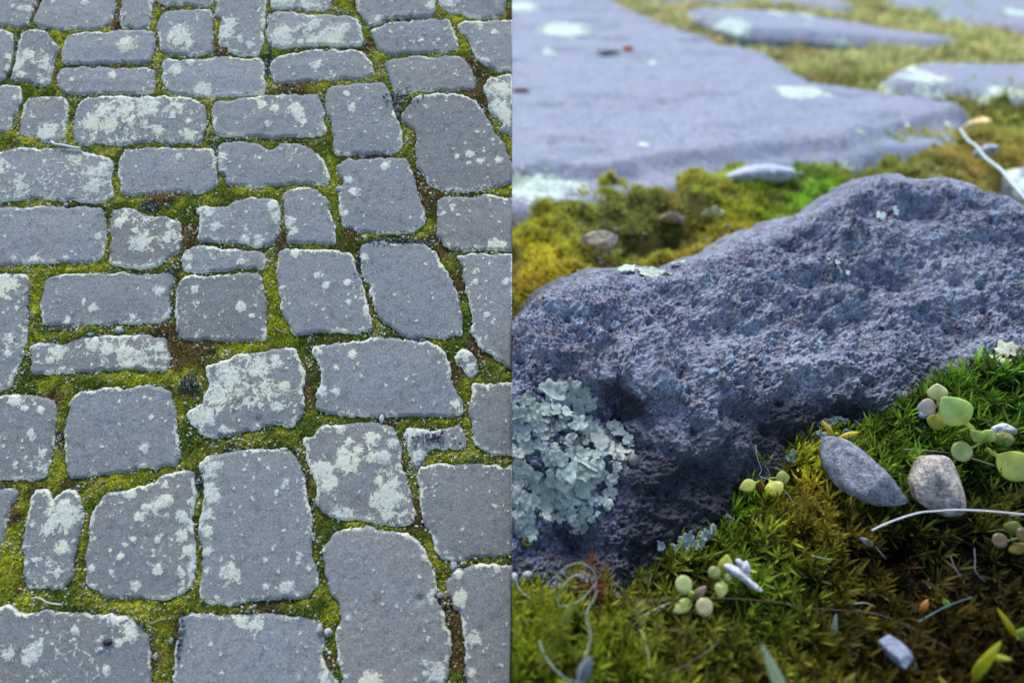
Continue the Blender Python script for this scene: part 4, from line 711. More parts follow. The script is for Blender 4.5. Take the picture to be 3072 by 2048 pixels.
disp = .010 - np.abs(fbm(Pf, 13, 3, 331) - .5) * .085 + (fbm(Pf, 9, 3, 301) - .5) * .045 + (fbm(Pf, 26, 3, 302) - .5) * .026 + (fbm(Pf, 75, 3, 303, .6) - .5) * .0100 + (vnoise(Pf, 260, 304) - .5) * .0065 + (vnoise(Pf, 520, 311) - .5) * .0045
w1, r1 = worley(Pf, 34, 305); disp -= (r1 < .30) * sstep(.34, .10, w1) * .0050
w2, r2 = worley(Pf, 85, 306); disp -= (r2 < .42) * sstep(.42, .12, w2) * .0050
w3, r3 = worley(Pf, 160, 307); disp += sstep(.42, .15, w3) * (r3 > .35) * .0022 * (.4 + face)
for x_, y_, r_ in [(1745,668,11),(1712,690,11),(1832,690,8),(1900,700,12),(1885,715,10),(1830,745,7),(1930,685,9),(2300,640,7),(2255,655,9),(2120,600,8),(2010,640,10),(2105,672,7),(2200,560,8),(1250,945,12),(1195,830,12),(1230,700,9),(1420,700,10),(1590,985,10),(1668,890,9),(1780,930,10),(1560,860,12),(2045,720,8),(1490,745,9),(2270,700,8),(1980,880,9),(1300,745,8)]:
    e_ = np.hypot(Q[:, 0] - x_, (Q[:, 1] - y_) * 1.35) * (1 + .5 * (vnoise(Pf, 90, 350) - .5)); disp -= .016 * np.exp(-(e_ / r_) ** 2.2)
for x_, y_, rx_, ry_, a_ in [(2030,640,120,35,-.030),(1700,760,90,28,-.022),(1500,790,60,60,.022),(1850,850,90,26,.020),(2180,760,120,30,-.018),(1880,620,70,25,.018),(1300,720,70,25,.012),(2220,520,80,30,.014),(1660,870,60,40,.016)]:
    disp += a_ * np.exp(-((Q[:, 0] - x_) / rx_) ** 2 - ((Q[:, 1] - y_) / ry_) ** 2)
edge = sstep(0, .05, np.repeat(k, NXC, 0).ravel())
Pf2 = Pf + Nf * (disp * (.35 + .65 * edge))[:, None]; Pf2[:, 0] = np.maximum(Pf2[:, 0], 0); P = Pf2.reshape(NXC, NYC, 3); P[0, :, 0] = 0
crevice = np.clip(-disp, 0, 1)
rows = [P[:, 0] + o_ for o_ in ()]
back = []
for dy, dz in ((.22, -.05), (.20, -.12), (.17, -.22), (.12, -.36), (.04, -.40)):
    q = P[:, 0].copy(); q[:, 1] += dy * .45; q[:, 2] = np.maximum(q[:, 2] + dz, -.10); back.append(q)
front = []
for dz in (.05, .12): q = P[:, -1].copy(); q[:, 2] -= dz; front.append(q)
P = np.concatenate([np.stack(back[::-1], 1), P, np.stack(front, 1)], 1); MY = P.shape[1]
# masks: pale crust lichen etc. are in the material; colour zones by position in the rock's own space
ii = np.arange(NXC * MY).reshape(NXC, MY); F = np.stack([ii[:-1, :-1], ii[:-1, 1:], ii[1:, 1:], ii[1:, :-1]], -1).reshape(-1, 4)
V = P.reshape(-1, 3); caps = [tuple(ii[0, :]), tuple(ii[-1, ::-1]), ]
F = [tuple(f) for f in F] + caps + [(ii[i, 0], ii[i + 1, 0], ii[i + 1, -1], ii[i, -1]) for i in range(NXC - 1)]
def rock_material():
    m, nt, b = new_mat('porous_rock', .78, .35); g = NT(nt); tc = g.n('ShaderNodeTexCoord'); co = tc.outputs['Object']
    big = g.noise(co, 7, 3); c = g.mix(g.ramp(big, [(.38, 0.), (.62, 1.)]), (.205, .228, .305), (.25, .268, .325))
    c = g.mix(g.ramp(g.noise(co, 22, 4, .65), [(.44, 0.), (.60, .8)]), c, (.12, .105, .165))
    c = g.mix(g.ramp(g.noise(co, 60, 5, .7), [(.46, 0.), (.60, .85)]), c, (.37, .45, .58))
    c = g.mix(g.ramp(g.noise(co, 95, 4, .7, .5), [(.56, 0.), (.64, .85)]), c, (.05, .045, .07))
    # pale grains and dark ringed discs
    v = g.voro(co, 170); c = g.mix(g.ramp(v, [(.14, .85), (.25, 0.)]), c, (.52, .60, .70))
    v2 = g.voro(co, 92); rm = g.ramp(g.noise(co, 11, 2), [(.46, 0.), (.58, 1.)])
    ring = g.ramp(v2, [(.16, 0.), (.20, 1.), (.30, 1.), (.36, 0.)]); disc = g.ramp(v2, [(.14, 1.), (.19, 0.)])
    c = g.mix(g.math('MULTIPLY', ring, g.math('MULTIPLY', rm, .55)), c, (.27, .30, .33)); c = g.mix(g.math('MULTIPLY', disc, g.math('MULTIPLY', rm, .9)), c, (.02, .022, .03))
    c = g.mix(g.math('MULTIPLY', g.ramp(g.noise(co, 40, 3, .6), [(.62, 0.), (.68, .8)]), g.ramp(g.noise(co, 200, 2), [(.45, 0.), (.6, 1.)])), c, (.22, .20, .07))
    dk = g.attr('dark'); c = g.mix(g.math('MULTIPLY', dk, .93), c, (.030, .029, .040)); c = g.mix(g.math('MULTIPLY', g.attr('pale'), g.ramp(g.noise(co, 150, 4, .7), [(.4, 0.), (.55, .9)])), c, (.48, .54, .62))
    f = g.noise(co, 330, 4, .75); c = g.mix(1., c, g.ramp(f, [(.32, .42), (.5, 1.), (.68, 1.75)]), 'MULTIPLY'); g.l(c, b.inputs['Base Color'])
    h = g.math('ADD', g.math('MULTIPLY', f, .7), g.math('MULTIPLY', g.noise(co, 190, 4, .7), 1.)); h = g.math('SUBTRACT', h, g.math('MULTIPLY', disc, .4)); g.bump(h, 1., .0045, b)
    return m
m_rock = rock_material()
# dark lichen crust plus painted shade on the steep front and in the hollow
vx, vy, _ = to_px(V); vx /= KW; vy /= KW
def spot(x, y, rx, ry): return np.exp(-((vx - x) / rx) ** 2 - ((vy - y) / ry) ** 2)
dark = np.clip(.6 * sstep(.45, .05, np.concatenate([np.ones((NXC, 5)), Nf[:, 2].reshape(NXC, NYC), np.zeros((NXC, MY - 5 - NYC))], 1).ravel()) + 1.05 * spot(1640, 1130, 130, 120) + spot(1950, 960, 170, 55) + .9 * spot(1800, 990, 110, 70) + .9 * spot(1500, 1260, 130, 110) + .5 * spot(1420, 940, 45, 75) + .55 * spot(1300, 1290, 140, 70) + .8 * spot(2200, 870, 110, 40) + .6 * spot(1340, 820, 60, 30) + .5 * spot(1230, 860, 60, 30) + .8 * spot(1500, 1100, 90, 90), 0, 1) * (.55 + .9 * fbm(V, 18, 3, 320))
pale = np.clip(spot(1850, 850, 45, 60) + .8 * spot(1470, 830, 35, 45) + .5 * spot(1700, 760, 120, 40) + .7 * spot(2180, 620, 80, 60) + .5 * spot(1600, 680, 60, 30) + .5 * spot(2250, 800, 60, 30), 0, 1)
ro = np.array([.45, .95, 0.])
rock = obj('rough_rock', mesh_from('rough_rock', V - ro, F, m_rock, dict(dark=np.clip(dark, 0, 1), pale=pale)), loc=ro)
tag(rock, 'big rough purple grey porous rock rising out of the moss', 'rock')
# rock surface lookup for things sitting on it
RG = P[:, 5:5 + NYC]; RN = grid_normals(RG)
def rock_at(x, y):
    """overview pixel -> point and normal on the rock"""
    i = int(np.clip(np.searchsorted(cx, x), 2, NXC - 3)); j = int(np.clip((y - tp[i]) / (bt[i] - tp[i]) * (NYC - 1), 3, NYC - 4))
    p = RG[i, j]; q = RG[max(i - 8, 0):i + 9, max(j - 8, 0):j + 9]; n = RN[max(i - 8, 0):i + 9, max(j - 8, 0):j + 9].reshape(-1, 3).mean(0); n /= np.linalg.norm(n); v = CAMP - p
    return p, n * np.sign(n @ v)
def in_rock_px(px, py):
    x = px / KW; y = py / KW; return (y > np.interp(x, TOPL[:, 0], TOPL[:, 1])) & (y < np.interp(x, BOTL[:, 0], BOTL[:, 1]) + 4)

# ---- slabs of paving behind
SLABS = [
 ('large pale violet slab filling the upper left of the close view', .10, .16, .05, [(1100,455),(700,470),(1180,462),(1260,452),(1400,445),(1500,425),(1600,408),(1700,395),(1760,378),(1850,355),(1950,345),(2060,325),(2150,320),(2215,308),(2245,275),(2235,240),(2180,222),(2060,205),(1960,190),(1880,183),(1830,150),(1780,120),(1700,100),(1620,78),(1560,62),(1500,35),(1440,12),(1380,-30),(900,-70),(700,100)], [(1300,70,60,14),(1230,410,95,24),(1310,405,45,10),(1390,455,40,12),(1850,215,60,12),(1815,216,30,16),(1195,20,40,10),(1262,118,16,8),(1840,15,14,8),(1830,398,70,12),(1660,412,40,12)]),
 ('blurred violet slab at the right edge behind the nearer moss strip', .09, .14, .05, [(2010,188),(2060,148),(2110,136),(2200,138),(2290,140),(2420,130),(2560,128),(2560,235),(2420,228),(2300,222),(2200,205),(2120,200),(2060,196)], [(2068,150,32,22),(2120,182,55,12),(2205,142,14,9),(2310,212,60,9)]),
 ('long thin blurred slab between the two far moss strips', .09, .14, .05, [(1560,12),(1700,18),(1830,22),(1960,48),(2080,66),(2200,82),(2230,95),(2140,97),(2000,86),(1880,76),(1780,72),(1700,62),(1640,45)], [(1780,28,16,12),(1670,55,50,12),(1850,36,14,9),(1900,96,80,8)]),
 ('far slab in the top right corner of the close view', .09, .14, .05, [(1950,-40),(2060,6),(2120,22),(2220,50),(2352,66),(2560,80),(2560,-60),(2200,-80)], [(2040,20,50,8),(2120,45,60,10),(2230,78,20,22),(2330,30,22,8)]),
 ('farthest slab at the top edge behind the long thin one', .09, .14, .05, [(1480,-20),(1560,-4),(1700,2),(1830,6),(1940,20),(1990,18),(1900,-30),(1700,-70),(1400,-90)], []),
 ('small slab corner at the right border behind the rock', .06, .10, .03, [(2310,378),(2352,368),(2450,372),(2500,420),(2420,450),(2352,420)], [(2330,420,20,14)]),
]
_lg = lay([(x * KW, y * KW) for x, y in ((1100, 398), (1180, 388), (1400, 372), (1600, 358), (1760, 343), (1950, 315), (2100, 285), (2300, 240))], np.array([0, 2.0, .10]), XA, np.array([0, 1., 0]), np.array([0, 0, 1.]))
def ledge(U, d):
    y = np.interp(U[:, 0], _lg[:, 0], _lg[:, 1]) + (fbm(U, 5, 3, 77) - .5) * .12
    return -.030 * sstep(.02, -.025, U[:, 1] - y) - .012 * sstep(.62, .75, fbm(U * [1, 2.2], 5, 3, 78))
for i, (label, top, depth, bev, pts, pat) in enumerate(SLABS):
    P0 = np.array([0, 2.0, 0.]); B2 = np.array([0, 1., 0]); N2 = np.array([0, 0, 1.])
    O = np.array([0, 2.0, top]); wp = [(x * KW, y * KW) for x, y in pts]; uv = lay(wp, O, XA, B2, N2); far = uv[:, 1].max() > 2
    o2 = smooth_outline(uv, .02 if i else .012)
    pl = []
    for (x, y, rx, ry) in pat:
        q = lay([(x * KW, y * KW), ((x + rx) * KW, y * KW), (x * KW, (y - ry) * KW)], O, XA, B2, N2); pl.append((q[0], abs(q[1, 0] - q[0, 0]), abs(q[2, 1] - q[0, 1])))
    def lf(U, d, pl=pl, sd=i):
        a = np.full(len(U), -.1)
        for c0, ax, ay in pl:
            e = np.sqrt(((U[:, 0] - c0[0]) / ax) ** 2 + ((U[:, 1] - c0[1]) / ay) ** 2); a = np.maximum(a, 1.1 - .62 * e ** 1.5)
        ed = np.exp(-(d / .03) ** 1.5) * (sstep(.5, .7, fbm(U, 6, 2, 401 + sd)) * .8); w, r = worley(U, 9, 411 + sd)
        return np.maximum.reduce([a, ed, (r < .16) * sstep(.25, .08, w) * .75])
    me, c, full = stone_mesh('paving_slab', o2, .018 if i == 0 else .03, 0., depth, (bev * 1.1, bev * .75), np.array([1, 1, 1.]), lf, m_slab, 1, wob=.009, dome=.004, seed=50 + i, relief=.007, kf=.22, extra=ledge if i == 0 else None, ext_left=.6)
    o = obj('paving_stone', me, M=Matrix.Translation((c[0], 2.0 + c[1], top))); tag(o, label, 'slab', 'out of focus slabs behind the rock')

# ---- the moss of the close view
def shoots(base, up, nleaf, L, W, col, seg=2, spread=1.0, droop=.35):
    """star-like shoots: each base point carries nleaf narrow leaves"""
    n = len(base); m = nleaf; th = (np.arange(m)[None] * 2.399963 + rng.uniform(0, 6.28, (n, 1))); lay_ = np.linspace(0, 1, m)[None] + rng.uniform(-.06, .06, (n, m))
    el = np.radians(8 + 72 * lay_ ** 1.2) / spread
    a = np.cross(up, rng.normal(size=(n, 3))); a /= np.linalg.norm(a, axis=1, keepdims=True); b = np.cross(up, a)
    d = np.cos(el)[..., None] * (np.cos(th)[..., None] * a[:, None] + np.sin(th)[..., None] * b[:, None]) + np.sin(el)[..., None] * up[:, None]
    Ls = L[:, None] * (.65 + .5 * rng.random((n, m))) * (1 - .25 * lay_); B = base[:, None] + up[:, None] * (Ls * .0 + L[:, None] * .75 * (lay_ - .5))[..., None]
    bend = -d * .15 + np.array([0, 0, -droop]) * (1 - lay_[..., None]) + up[:, None] * .25 + rng.normal(0, .10, d.shape)
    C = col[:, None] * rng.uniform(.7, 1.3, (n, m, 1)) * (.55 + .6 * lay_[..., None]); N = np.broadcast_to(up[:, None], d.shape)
    f = lambda x: x.reshape(-1, 3)
    return blades(f(B), f(d), Ls.ravel(), (Ls * W).ravel(), f(bend), f(C), seg, normal=f(N.copy()))
def surf_points(n, x0, x1, y0, y1):
    P2 = np.stack([rng.uniform(x0, x1, n), rng.uniform(y0, y1, n)], 1); z = ground_z(P2); return np.concatenate([P2, z[:, None]], 1)
# near field
Pn = surf_points(84000, .004, 1.2, .40, 1.12); px, py, dep = to_px(Pn)
pxd = px / KW; pyd = py / KW
vis = (pxd < 2800) & (pyd < 1640) & (pyd > 760) & ~((pyd < np.interp(pxd, BOTL[:, 0], BOTL[:, 1]) - 2))
Pn = Pn[vis]; pxd, pyd = pxd[vis], pyd[vis]
def blob(x, y, X, Y, rx, ry): return np.exp(-((x - X) / rx) ** 2 - ((y - Y) / ry) ** 2)
CLEAR = [(2312,820,38),(2285,850,30),(1352,1400,28),(2155,1172,42),(2110,1165,25),(1735,1320,30),(1765,1345,20),(2050,1500,45),(2055,1535,30),(1570,1350,30),(1615,1345,30),(1660,1330,20),(1745,1120,25),(1790,1130,25),(2320,1115,45),(2340,1245,40),(1960,1140,30),(2030,1175,25),(2190,1065,25),(2280,990,25),(2210,1000,25),(2120,980,20)]
cl_ = np.ones(len(Pn), bool)
for X_, Y_, R_ in CLEAR: cl_ &= (pxd - X_) ** 2 + (pyd - Y_) ** 2 > R_ ** 2
Pn, pxd, pyd = Pn[cl_], pxd[cl_], pyd[cl_]
bare = 1.0 * blob(pxd, pyd, 2080, 1290, 190, 60) + .8 * blob(pxd, pyd, 2000, 1400, 130, 60) + .9 * blob(pxd, pyd, 1480, 1400, 90, 40) + .8 * blob(pxd, pyd, 1600, 1450, 60, 50) + .6 * blob(pxd, pyd, 2250, 1350, 130, 80) + .5 * blob(pxd, pyd, 1300, 1500, 60, 40)
keep = rng.random(len(Pn)) > np.clip(bare * .93, 0, .93); Pn, pxd, pyd = Pn[keep], pxd[keep], pyd[keep]
keep = rng.random(len(Pn)) < .34; Pn, pxd, pyd = Pn[keep], pxd[keep], pyd[keep]
n = len(Pn); up = np.stack([rng.normal(0, .28, n), rng.normal(-.15, .28, n), np.ones(n)], 1); up /= np.linalg.norm(up, axis=1, keepdims=True)
col = zone_colour(Pn[:, :2]) * np.array([.75, .95, .55]) * rng.uniform(.4, 1.35, (n, 1)); dry = rng.random(n) < .06; col[dry] = col[dry] * .4 + np.array([.14, .07, .02])
big = np.where(pyd > 1380, 1.15, 1.0); L = rng.uniform(.013, .027, n) * big
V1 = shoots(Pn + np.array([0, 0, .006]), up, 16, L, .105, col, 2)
# taller clumps reaching towards the lens along the bottom left and in the olive patch
tall = [(1220,1470,18,.05),(1300,1440,14,.05),(1440,1470,16,.06),(1455,1420,6,.05),(1250,1530,20,.055),(1180,1420,12,.04),(1560,1545,14,.04),(1650,1500,16,.035),(1850,1190,26,.03),(1900,1220,26,.03),(1820,1230,20,.03),(1880,1260,18,.02),(1940,1190,14,.02),(1960,1170,9,.01),(2030,1172,9,.01),(2100,1195,8,.01),(1700,1190,14,.02),(1660,1240,12,.02),(1760,1160,10,.02),(2100,1010,12,.02),(2250,930,16,.03),(2200,990,14,.03),(2320,1000,12,.03),(1740,1330,14,.03),(1690,1400,14,.03),(2150,1190,6,.01),(2220,1200,6,.01),(2080,1380,5,.03),(1880,1480,8,.03),(1900,1545,14,.04),(2100,1540,14,.035),(2250,1545,12,.03),(1480,1530,8,.04)]
tb = []; tc_ = []
for x, y, k_, hgt in tall:
    k_ = int(k_ * 1.2); g0, _ = ground_hit([x * KW], [y * KW]); q = g0 + np.stack([rng.normal(0, .022, k_), rng.normal(0, .022, k_), rng.uniform(0, hgt, k_)], 1); tb.append(q); tc_.append(zone_colour(q[:, :2]) * np.array([2.1, 2.2, 1.1]))
tb.append(ground_hit([1352 * KW], [1395 * KW])[0] + np.array([0, 0, .035]) + rng.normal(0, .010, (9, 3))); tc_.append(np.repeat([[.26, .10, .05]], 9, 0))
tb = np.concatenate(tb); tc_ = np.concatenate(tc_); tb[:, 0] = np.maximum(tb[:, 0], .004); n = len(tb)
up = np.stack([rng.normal(0, .3, n), rng.normal(-.2, .3, n), np.ones(n)], 1); up /= np.linalg.norm(up, axis=1, keepdims=True)
V2 = shoots(tb, up, 18, rng.uniform(.014, .024, n), .10, tc_, 3)
kk = rng.choice(len(Pn), int(len(Pn) * .22), replace=False); print("SHOOTS", len(Pn)); Pt = Pn[kk]; n = len(Pt); up = np.stack([rng.normal(0, .3, n), rng.normal(-.25, .28, n), np.ones(n)], 1); up /= np.linalg.norm(up, axis=1, keepdims=True)
ct = zone_colour(Pt[:, :2]) * np.array([3.3, 3.5, 1.5]) * rng.uniform(.35, 1.35, (n, 1)); V3 = shoots(Pt + np.array([0, 0, .015]) + up * rng.uniform(0, .008, (n, 1)), up, 12, rng.uniform(.020, .034, n), .115, ct, 3, droop=.25)
V, F, C = merge([V1, V2, V3]); V[:, 0] = np.maximum(V[:, 0], .0002)
tag(obj('star_moss', mesh_from('star_moss', V, F, m_moss, dict(col=C), smooth=False)), 'green and olive star shaped moss shoots carpeting the foreground below the rock', 'moss', kind='stuff')
# strip right behind the rock and between the slabs
def far_field(n, x1, y0, y1, Lr, W, seg, wts):
    Pm = surf_points(n, -.25 if y0 > 1.45 else .002, x1, y0, y1); px, py, dp = to_px(Pm); m = (px / KW < 2480) & (py > -60); return Pm[m]
Pm = np.concatenate([far_field(110000, 1.25, 1.02, 1.5, None, None, 1, None), far_field(110000, 1.5, 1.5, 2.1, None, None, 1, None), far_field(90000, 3.2, 2.0, 5.5, None, None, 1, None)])
Pm = Pm[fbm(Pm[:, :2], 16, 3, 230) < .62]
n = len(Pm); e = .01; gr = np.stack([(ground_z(Pm[:, :2] + [e, 0]) - Pm[:, 2]) / e, (ground_z(Pm[:, :2] + [0, e]) - Pm[:, 2]) / e], 1)
nn = np.stack([-gr[:, 0], -gr[:, 1], np.ones(n)], 1); nn /= np.linalg.norm(nn, axis=1, keepdims=True)
dirn = nn + rng.normal(0, .45, (n, 3)); L = np.where(Pm[:, 1] < 2, rng.uniform(.008, .017, n), rng.uniform(.02, .04, n))
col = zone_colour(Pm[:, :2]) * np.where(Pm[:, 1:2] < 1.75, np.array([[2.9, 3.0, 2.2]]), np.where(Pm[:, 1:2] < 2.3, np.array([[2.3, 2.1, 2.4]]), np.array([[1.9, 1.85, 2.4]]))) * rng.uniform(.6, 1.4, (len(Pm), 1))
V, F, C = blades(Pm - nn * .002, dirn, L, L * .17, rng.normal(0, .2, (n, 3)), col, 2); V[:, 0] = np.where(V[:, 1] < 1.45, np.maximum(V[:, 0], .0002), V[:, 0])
tag(obj('cushion_moss', mesh_from('cushion_moss', V, F, m_moss, dict(col=C), smooth=False)), 'yellow green cushions of moss in the strip behind the rock', 'moss', kind='stuff')
# crumbs of stone, dry leaf and pale lichen in both
Pc = surf_points(9000, .004, 1.2, .42, 2.0); px, py, dp = to_px(Pc); pxd, pyd = px / KW, py / KW
m = (pxd < 2450) & (rng.random(len(Pc)) < np.where(Pc[:, 1] < 1.1, .10 + .45 * sstep(.5, .7, fbm(Pc[:, :2], 20, 3, 240)), .30 * sstep(.55, .7, fbm(Pc[:, :2], 9, 3, 241)))); Pc = Pc[m]; n = len(Pc)
pal = np.array([(.10, .07, .05), (.18, .12, .06), (.12, .13, .16), (.32, .34, .34), (.40, .46, .42), (.22, .20, .22)]); w = rng.choice(6, n, p=[.34, .2, .2, .10, .06, .10])
V, F, C = pebbles(Pc + np.array([0, 0, .006]), np.where(Pc[:, 1] < 1.1, rng.uniform(.0012, .0036, n), rng.uniform(.003, .008, n)), None, pal[w], ICO2, rough=.12)
V[:, 0] = np.maximum(V[:, 0], .0002)
tag(obj('litter', mesh_from('litter', V, F, m_gravel, dict(col=C))), 'crumbs of soil, stone and dry leaf scattered through the moss', 'litter', kind='stuff')

# ------------------------------------------------------------------ lichens on the rock
def lichen_material():
    m, nt, b = new_mat('foliose_lichen', .75, .3); g = NT(nt); tc = g.n('ShaderNodeTexCoord'); co = tc.outputs['Object']
    v = g.noise(co, 60, 3, .6); c = g.mix(1., g.attr('col', 'Color'), g.ramp(v, [(.3, .78), (.7, 1.2)]), 'MULTIPLY'); c = g.mix(g.ramp(g.noise(co, 420, 3, .7), [(.60, 0.), (.68, .6)]), c, (.10, .13, .14))
    g.l(c, b.inputs['Base Color']); g.bump(g.noise(co, 200, 4, .7), .5, .002, b); return m
m_lich = lichen_material()
def lobe(p, n, out, R, col, lobes=4, curl=.35, elong=1.5, nr=7, na=64, thick=.0016):
    n = n / np.linalg.norm(n); out = out - (out @ n) * n; out /= np.linalg.norm(out) + 1e-9; sd = np.cross(n, out)
    r = np.linspace(0, 1, nr)[1:]; a = np.linspace(0, 2 * np.pi, na, endpoint=False); ph = random.uniform(0, 6.28); ph2 = random.uniform(0, 6.28)
    fan = .62 + .38 * np.cos(a); cs = np.stack([np.cos(a), np.sin(a)], 1); sd0 = random.uniform(0, 90); outl = R * fan * (.42 + .80 * vnoise(cs * 1.5 + sd0, 1, 5) + .60 * (vnoise(cs * 4.5 + sd0, 1, 6) - .35) + .18 * np.abs(np.cos((lobes * 2 + 5) * a / 2 + ph2)) ** .5) 
    lx = (r[:, None] * outl[None]) * np.cos(a)[None] * elong * .9; ly = (r[:, None] * outl[None]) * np.sin(a)[None] * 1.35
    h = R * (curl * r[:, None] ** 2.5 * (.7 + .5 * np.cos(a * 3 + ph2)[None]) + .10 * np.sin(lx / R * 5 + ph) * r[:, None] + .07 * np.cos(ly / R * 7 + ph2) * r[:, None]) - R * curl * .8 * (r[:, None] ** 6) * (np.cos(a * 2 + ph)[None] > 0)
    top = p + lx[..., None] * out + ly[..., None] * sd + h[..., None] * n; c0 = p[None]
    V = np.concatenate([c0, top.reshape(-1, 3)]); k = len(V); sh = np.concatenate([[1.0], np.repeat(np.ones(nr - 1), na)])
    V = np.concatenate([V, V - n * thick]); F = []
    for j in range(na):
        j2 = (j + 1) % na; F.append((0, 1 + j, 1 + j2)); F.append((k, k + 1 + j2, k + 1 + j))
        for i in range(nr - 2):
            A, B, Cc, Dd = 1 + i * na + j, 1 + (i + 1) * na + j, 1 + (i + 1) * na + j2, 1 + i * na + j2
            F.append((A, B, Cc)); F.append((A, Cc, Dd)); F.append((k + A, k + Cc, k + B)); F.append((k + A, k + Dd, k + Cc))
        A, B = 1 + (nr - 2) * na + j, 1 + (nr - 2) * na + j2; F.append((A, k + A, k + B)); F.append((A, k + B, B))
    rim = np.concatenate([[0], np.repeat(r, na)]); C = col * (.80 + .24 * sstep(.2, .9, rim) - .30 * (rim > .99))[:, None]; C = np.concatenate([C, np.tile(np.array([.10, .09, .09]), (k, 1))])
    return V, np.array(F), C
def lichen_thing(name, spots, centre, label, cat='lichen', base=(.46, .52, .46), lift=.006, group=None, curl=.35, on_rock=True, thick=.0016):
    parts = []
    for (x, y, R, ang, lb) in spots:
        if on_rock: p, n = rock_at(x, y)
        else:
            q, _ = ground_hit([x * KW], [y * KW]); p = q[0] + np.array([0, 0, .012]); n = np.array([0, -.45, .9])
        v = CAMP - p; v /= np.linalg.norm(v); n = n * .9 + v * .12 + np.array([0, 0, .03]); n /= np.linalg.norm(n)
        o_ = math.cos(ang) * XA + math.sin(ang) * (UP * 1.0); V, F, C = lobe(p + n * (lift + random.uniform(0, .007)), n + rng.normal(0, .10, 3), o_, R, np.array(base) * random.uniform(.78, 1.15) * np.array([random.uniform(.94, 1.05), 1, random.uniform(.94, 1.05)]), lb, curl=curl, thick=thick); V[:, 0] = np.maximum(V[:, 0], .0003); parts.append((V, F, C))
    V, F, C = merge(parts); o = local_obj(name, V, F, m_lich, dict(col=C)); tag(o, label, cat, group); return o
# the big patch: traced spots in tile R5 (zoom pixels), radius in the same pixels
BIG = [(250,520,60),(340,560,85),(400,500,60),(520,480,75),(600,560,95),(500,600,90),(640,650,85),(560,640,80),(420,650,80),(330,640,75),(120,640,75),(60,700,70),(30,740,80),(180,690,60),(130,730,75),(60,780,60),(190,760,80),(300,740,85),(400,720,80),(330,820,80),(220,860,85),(90,900,95),(20,930,60),(280,900,70),(560,770,80),(560,820,90),(480,850,70),(640,820,70),(600,900,95),(700,920,100),(820,880,80),(880,900,70),(700,1000,90),(820,1010,90),(1000,960,60),(960,1080,85),(900,1130,60),(880,1190,55),(780,1060,90),(700,1110,80),(560,1100,90),(480,1050,80),(560,960,60),(430,960,60),(120,1040,110),(220,1010,70),(310,1050,60),(60,1060,60),(290,1130,80),(80,1160,90),(140,1190,80),(200,1230,60),(380,1130,70),(440,1190,80),(380,1240,90),(560,1190,90),(660,1180,80),(700,1240,90),(640,1270,80),(520,1270,80),(420,1300,80),(300,1250,70),(190,1300,100),(80,1330,60),(60,1400,110),(230,1400,100),(360,1360,100),(330,1450,90),(480,1380,80),(560,1350,90),(600,1430,100),(700,1440,90),(820,1290,55),(830,1380,60),(800,1480,50),(740,1480,60),(450,1450,100),(150,1460,100),(40,1480,100),(260,1500,100),(120,1560,95),(130,1640,80),(60,1590,70),(300,1600,70),(400,1610,60),(500,1600,60),(560,1640,60),(620,1690,50),(680,1540,40),(620,1560,40),(150,1720,70),(700,1610,35),(560,1720,45)]
spots = []
for x, y, r in BIG:
    a = math.atan2(-(y - 1080), (x - 150)) + random.uniform(-1.1, 1.1); spots.append(((1536 + x / S) / KW, (1000 + y / S) / KW, r / S / FPX * random.uniform(.68, 1.1), a, random.choice([2, 3, 3, 4])))
    for _ in range(2): spots.append(((1536 + (x + random.uniform(-45, 45)) / S) / KW, (1000 + (y + random.uniform(-45, 45)) / S) / KW, r / S / FPX * random.uniform(.38, .7), a + random.uniform(-1.5, 1.5), random.choice([2, 3])))
lichen_thing('leafy_lichen', spots, None, 'large ruffled pale mint leafy lichen on the left side of the rough rock', lift=.002, curl=.10)
def sp(t, lst): return [((TILE[t][0] + x / S) / KW, (TILE[t][1] + y / S) / KW, r / S / FPX, a, lb) for x, y, r, a, lb in lst]
lichen_thing('leafy_lichen', sp('R6', [(530,840,60,1.2,4),(590,850,45,2,3),(655,805,50,1.5,3),(745,800,45,1.5,4),(865,830,38,.5,3),(500,950,55,2.6,4),(540,960,45,2,3),(405,1040,55,2.8,5),(450,1060,45,3,4),(240,1130,55,2.2,4),(500,1080,40,3,3)]), None, 'grey green leafy lichen behind the grey teardrop shaped pebble', base=(.20, .28, .27), lift=.004)
lichen_thing('leafy_lichen', sp('R6', [(840,930,95,3.1,3),(930,940,70,0,3)]), None, 'flat pale teal lichen lobe right of the yellow splinters', base=(.32, .46, .47), curl=.15, lift=.010)
lichen_thing('leafy_lichen', sp('R6', [(2200,140,85,1.2,3),(2250,180,60,.2,4),(2140,160,50,2.5,3),(2130,270,65,3.6,4),(2200,280,50,4.6,4)]), None, 'cream and teal leafy lichen at the right end of the rough rock', base=(.48, .50, .40), lift=.010)
lichen_thing('leafy_lichen', sp('R7', [(1500,300,60,2,5),(1470,350,50,3,4),(1540,350,50,5,4),(1500,390,40,4,3),(1635,240,60,1.5,5),(1600,220,40,2.5,3)]), None, 'pale lobed lichen above the lower seedlings at the foot of the rock', base=(.40, .50, .47), lift=.006)
lichen_thing('leafy_lichen', sp('R7', [(1830,220,42,1.5,4),(1870,210,30,.5,3)]), None, 'small grey green lichen in the moss right of the pale lobed one', base=(.22, .30, .28), lift=.006)
lichen_thing('lichen_flake', sp('R7', [(1290,295,32,3.2,2),(1325,300,28,.2,2)]), None, 'tiny white lichen flake low on the dark front of the rough rock', base=(.55, .62, .72), lift=.006)
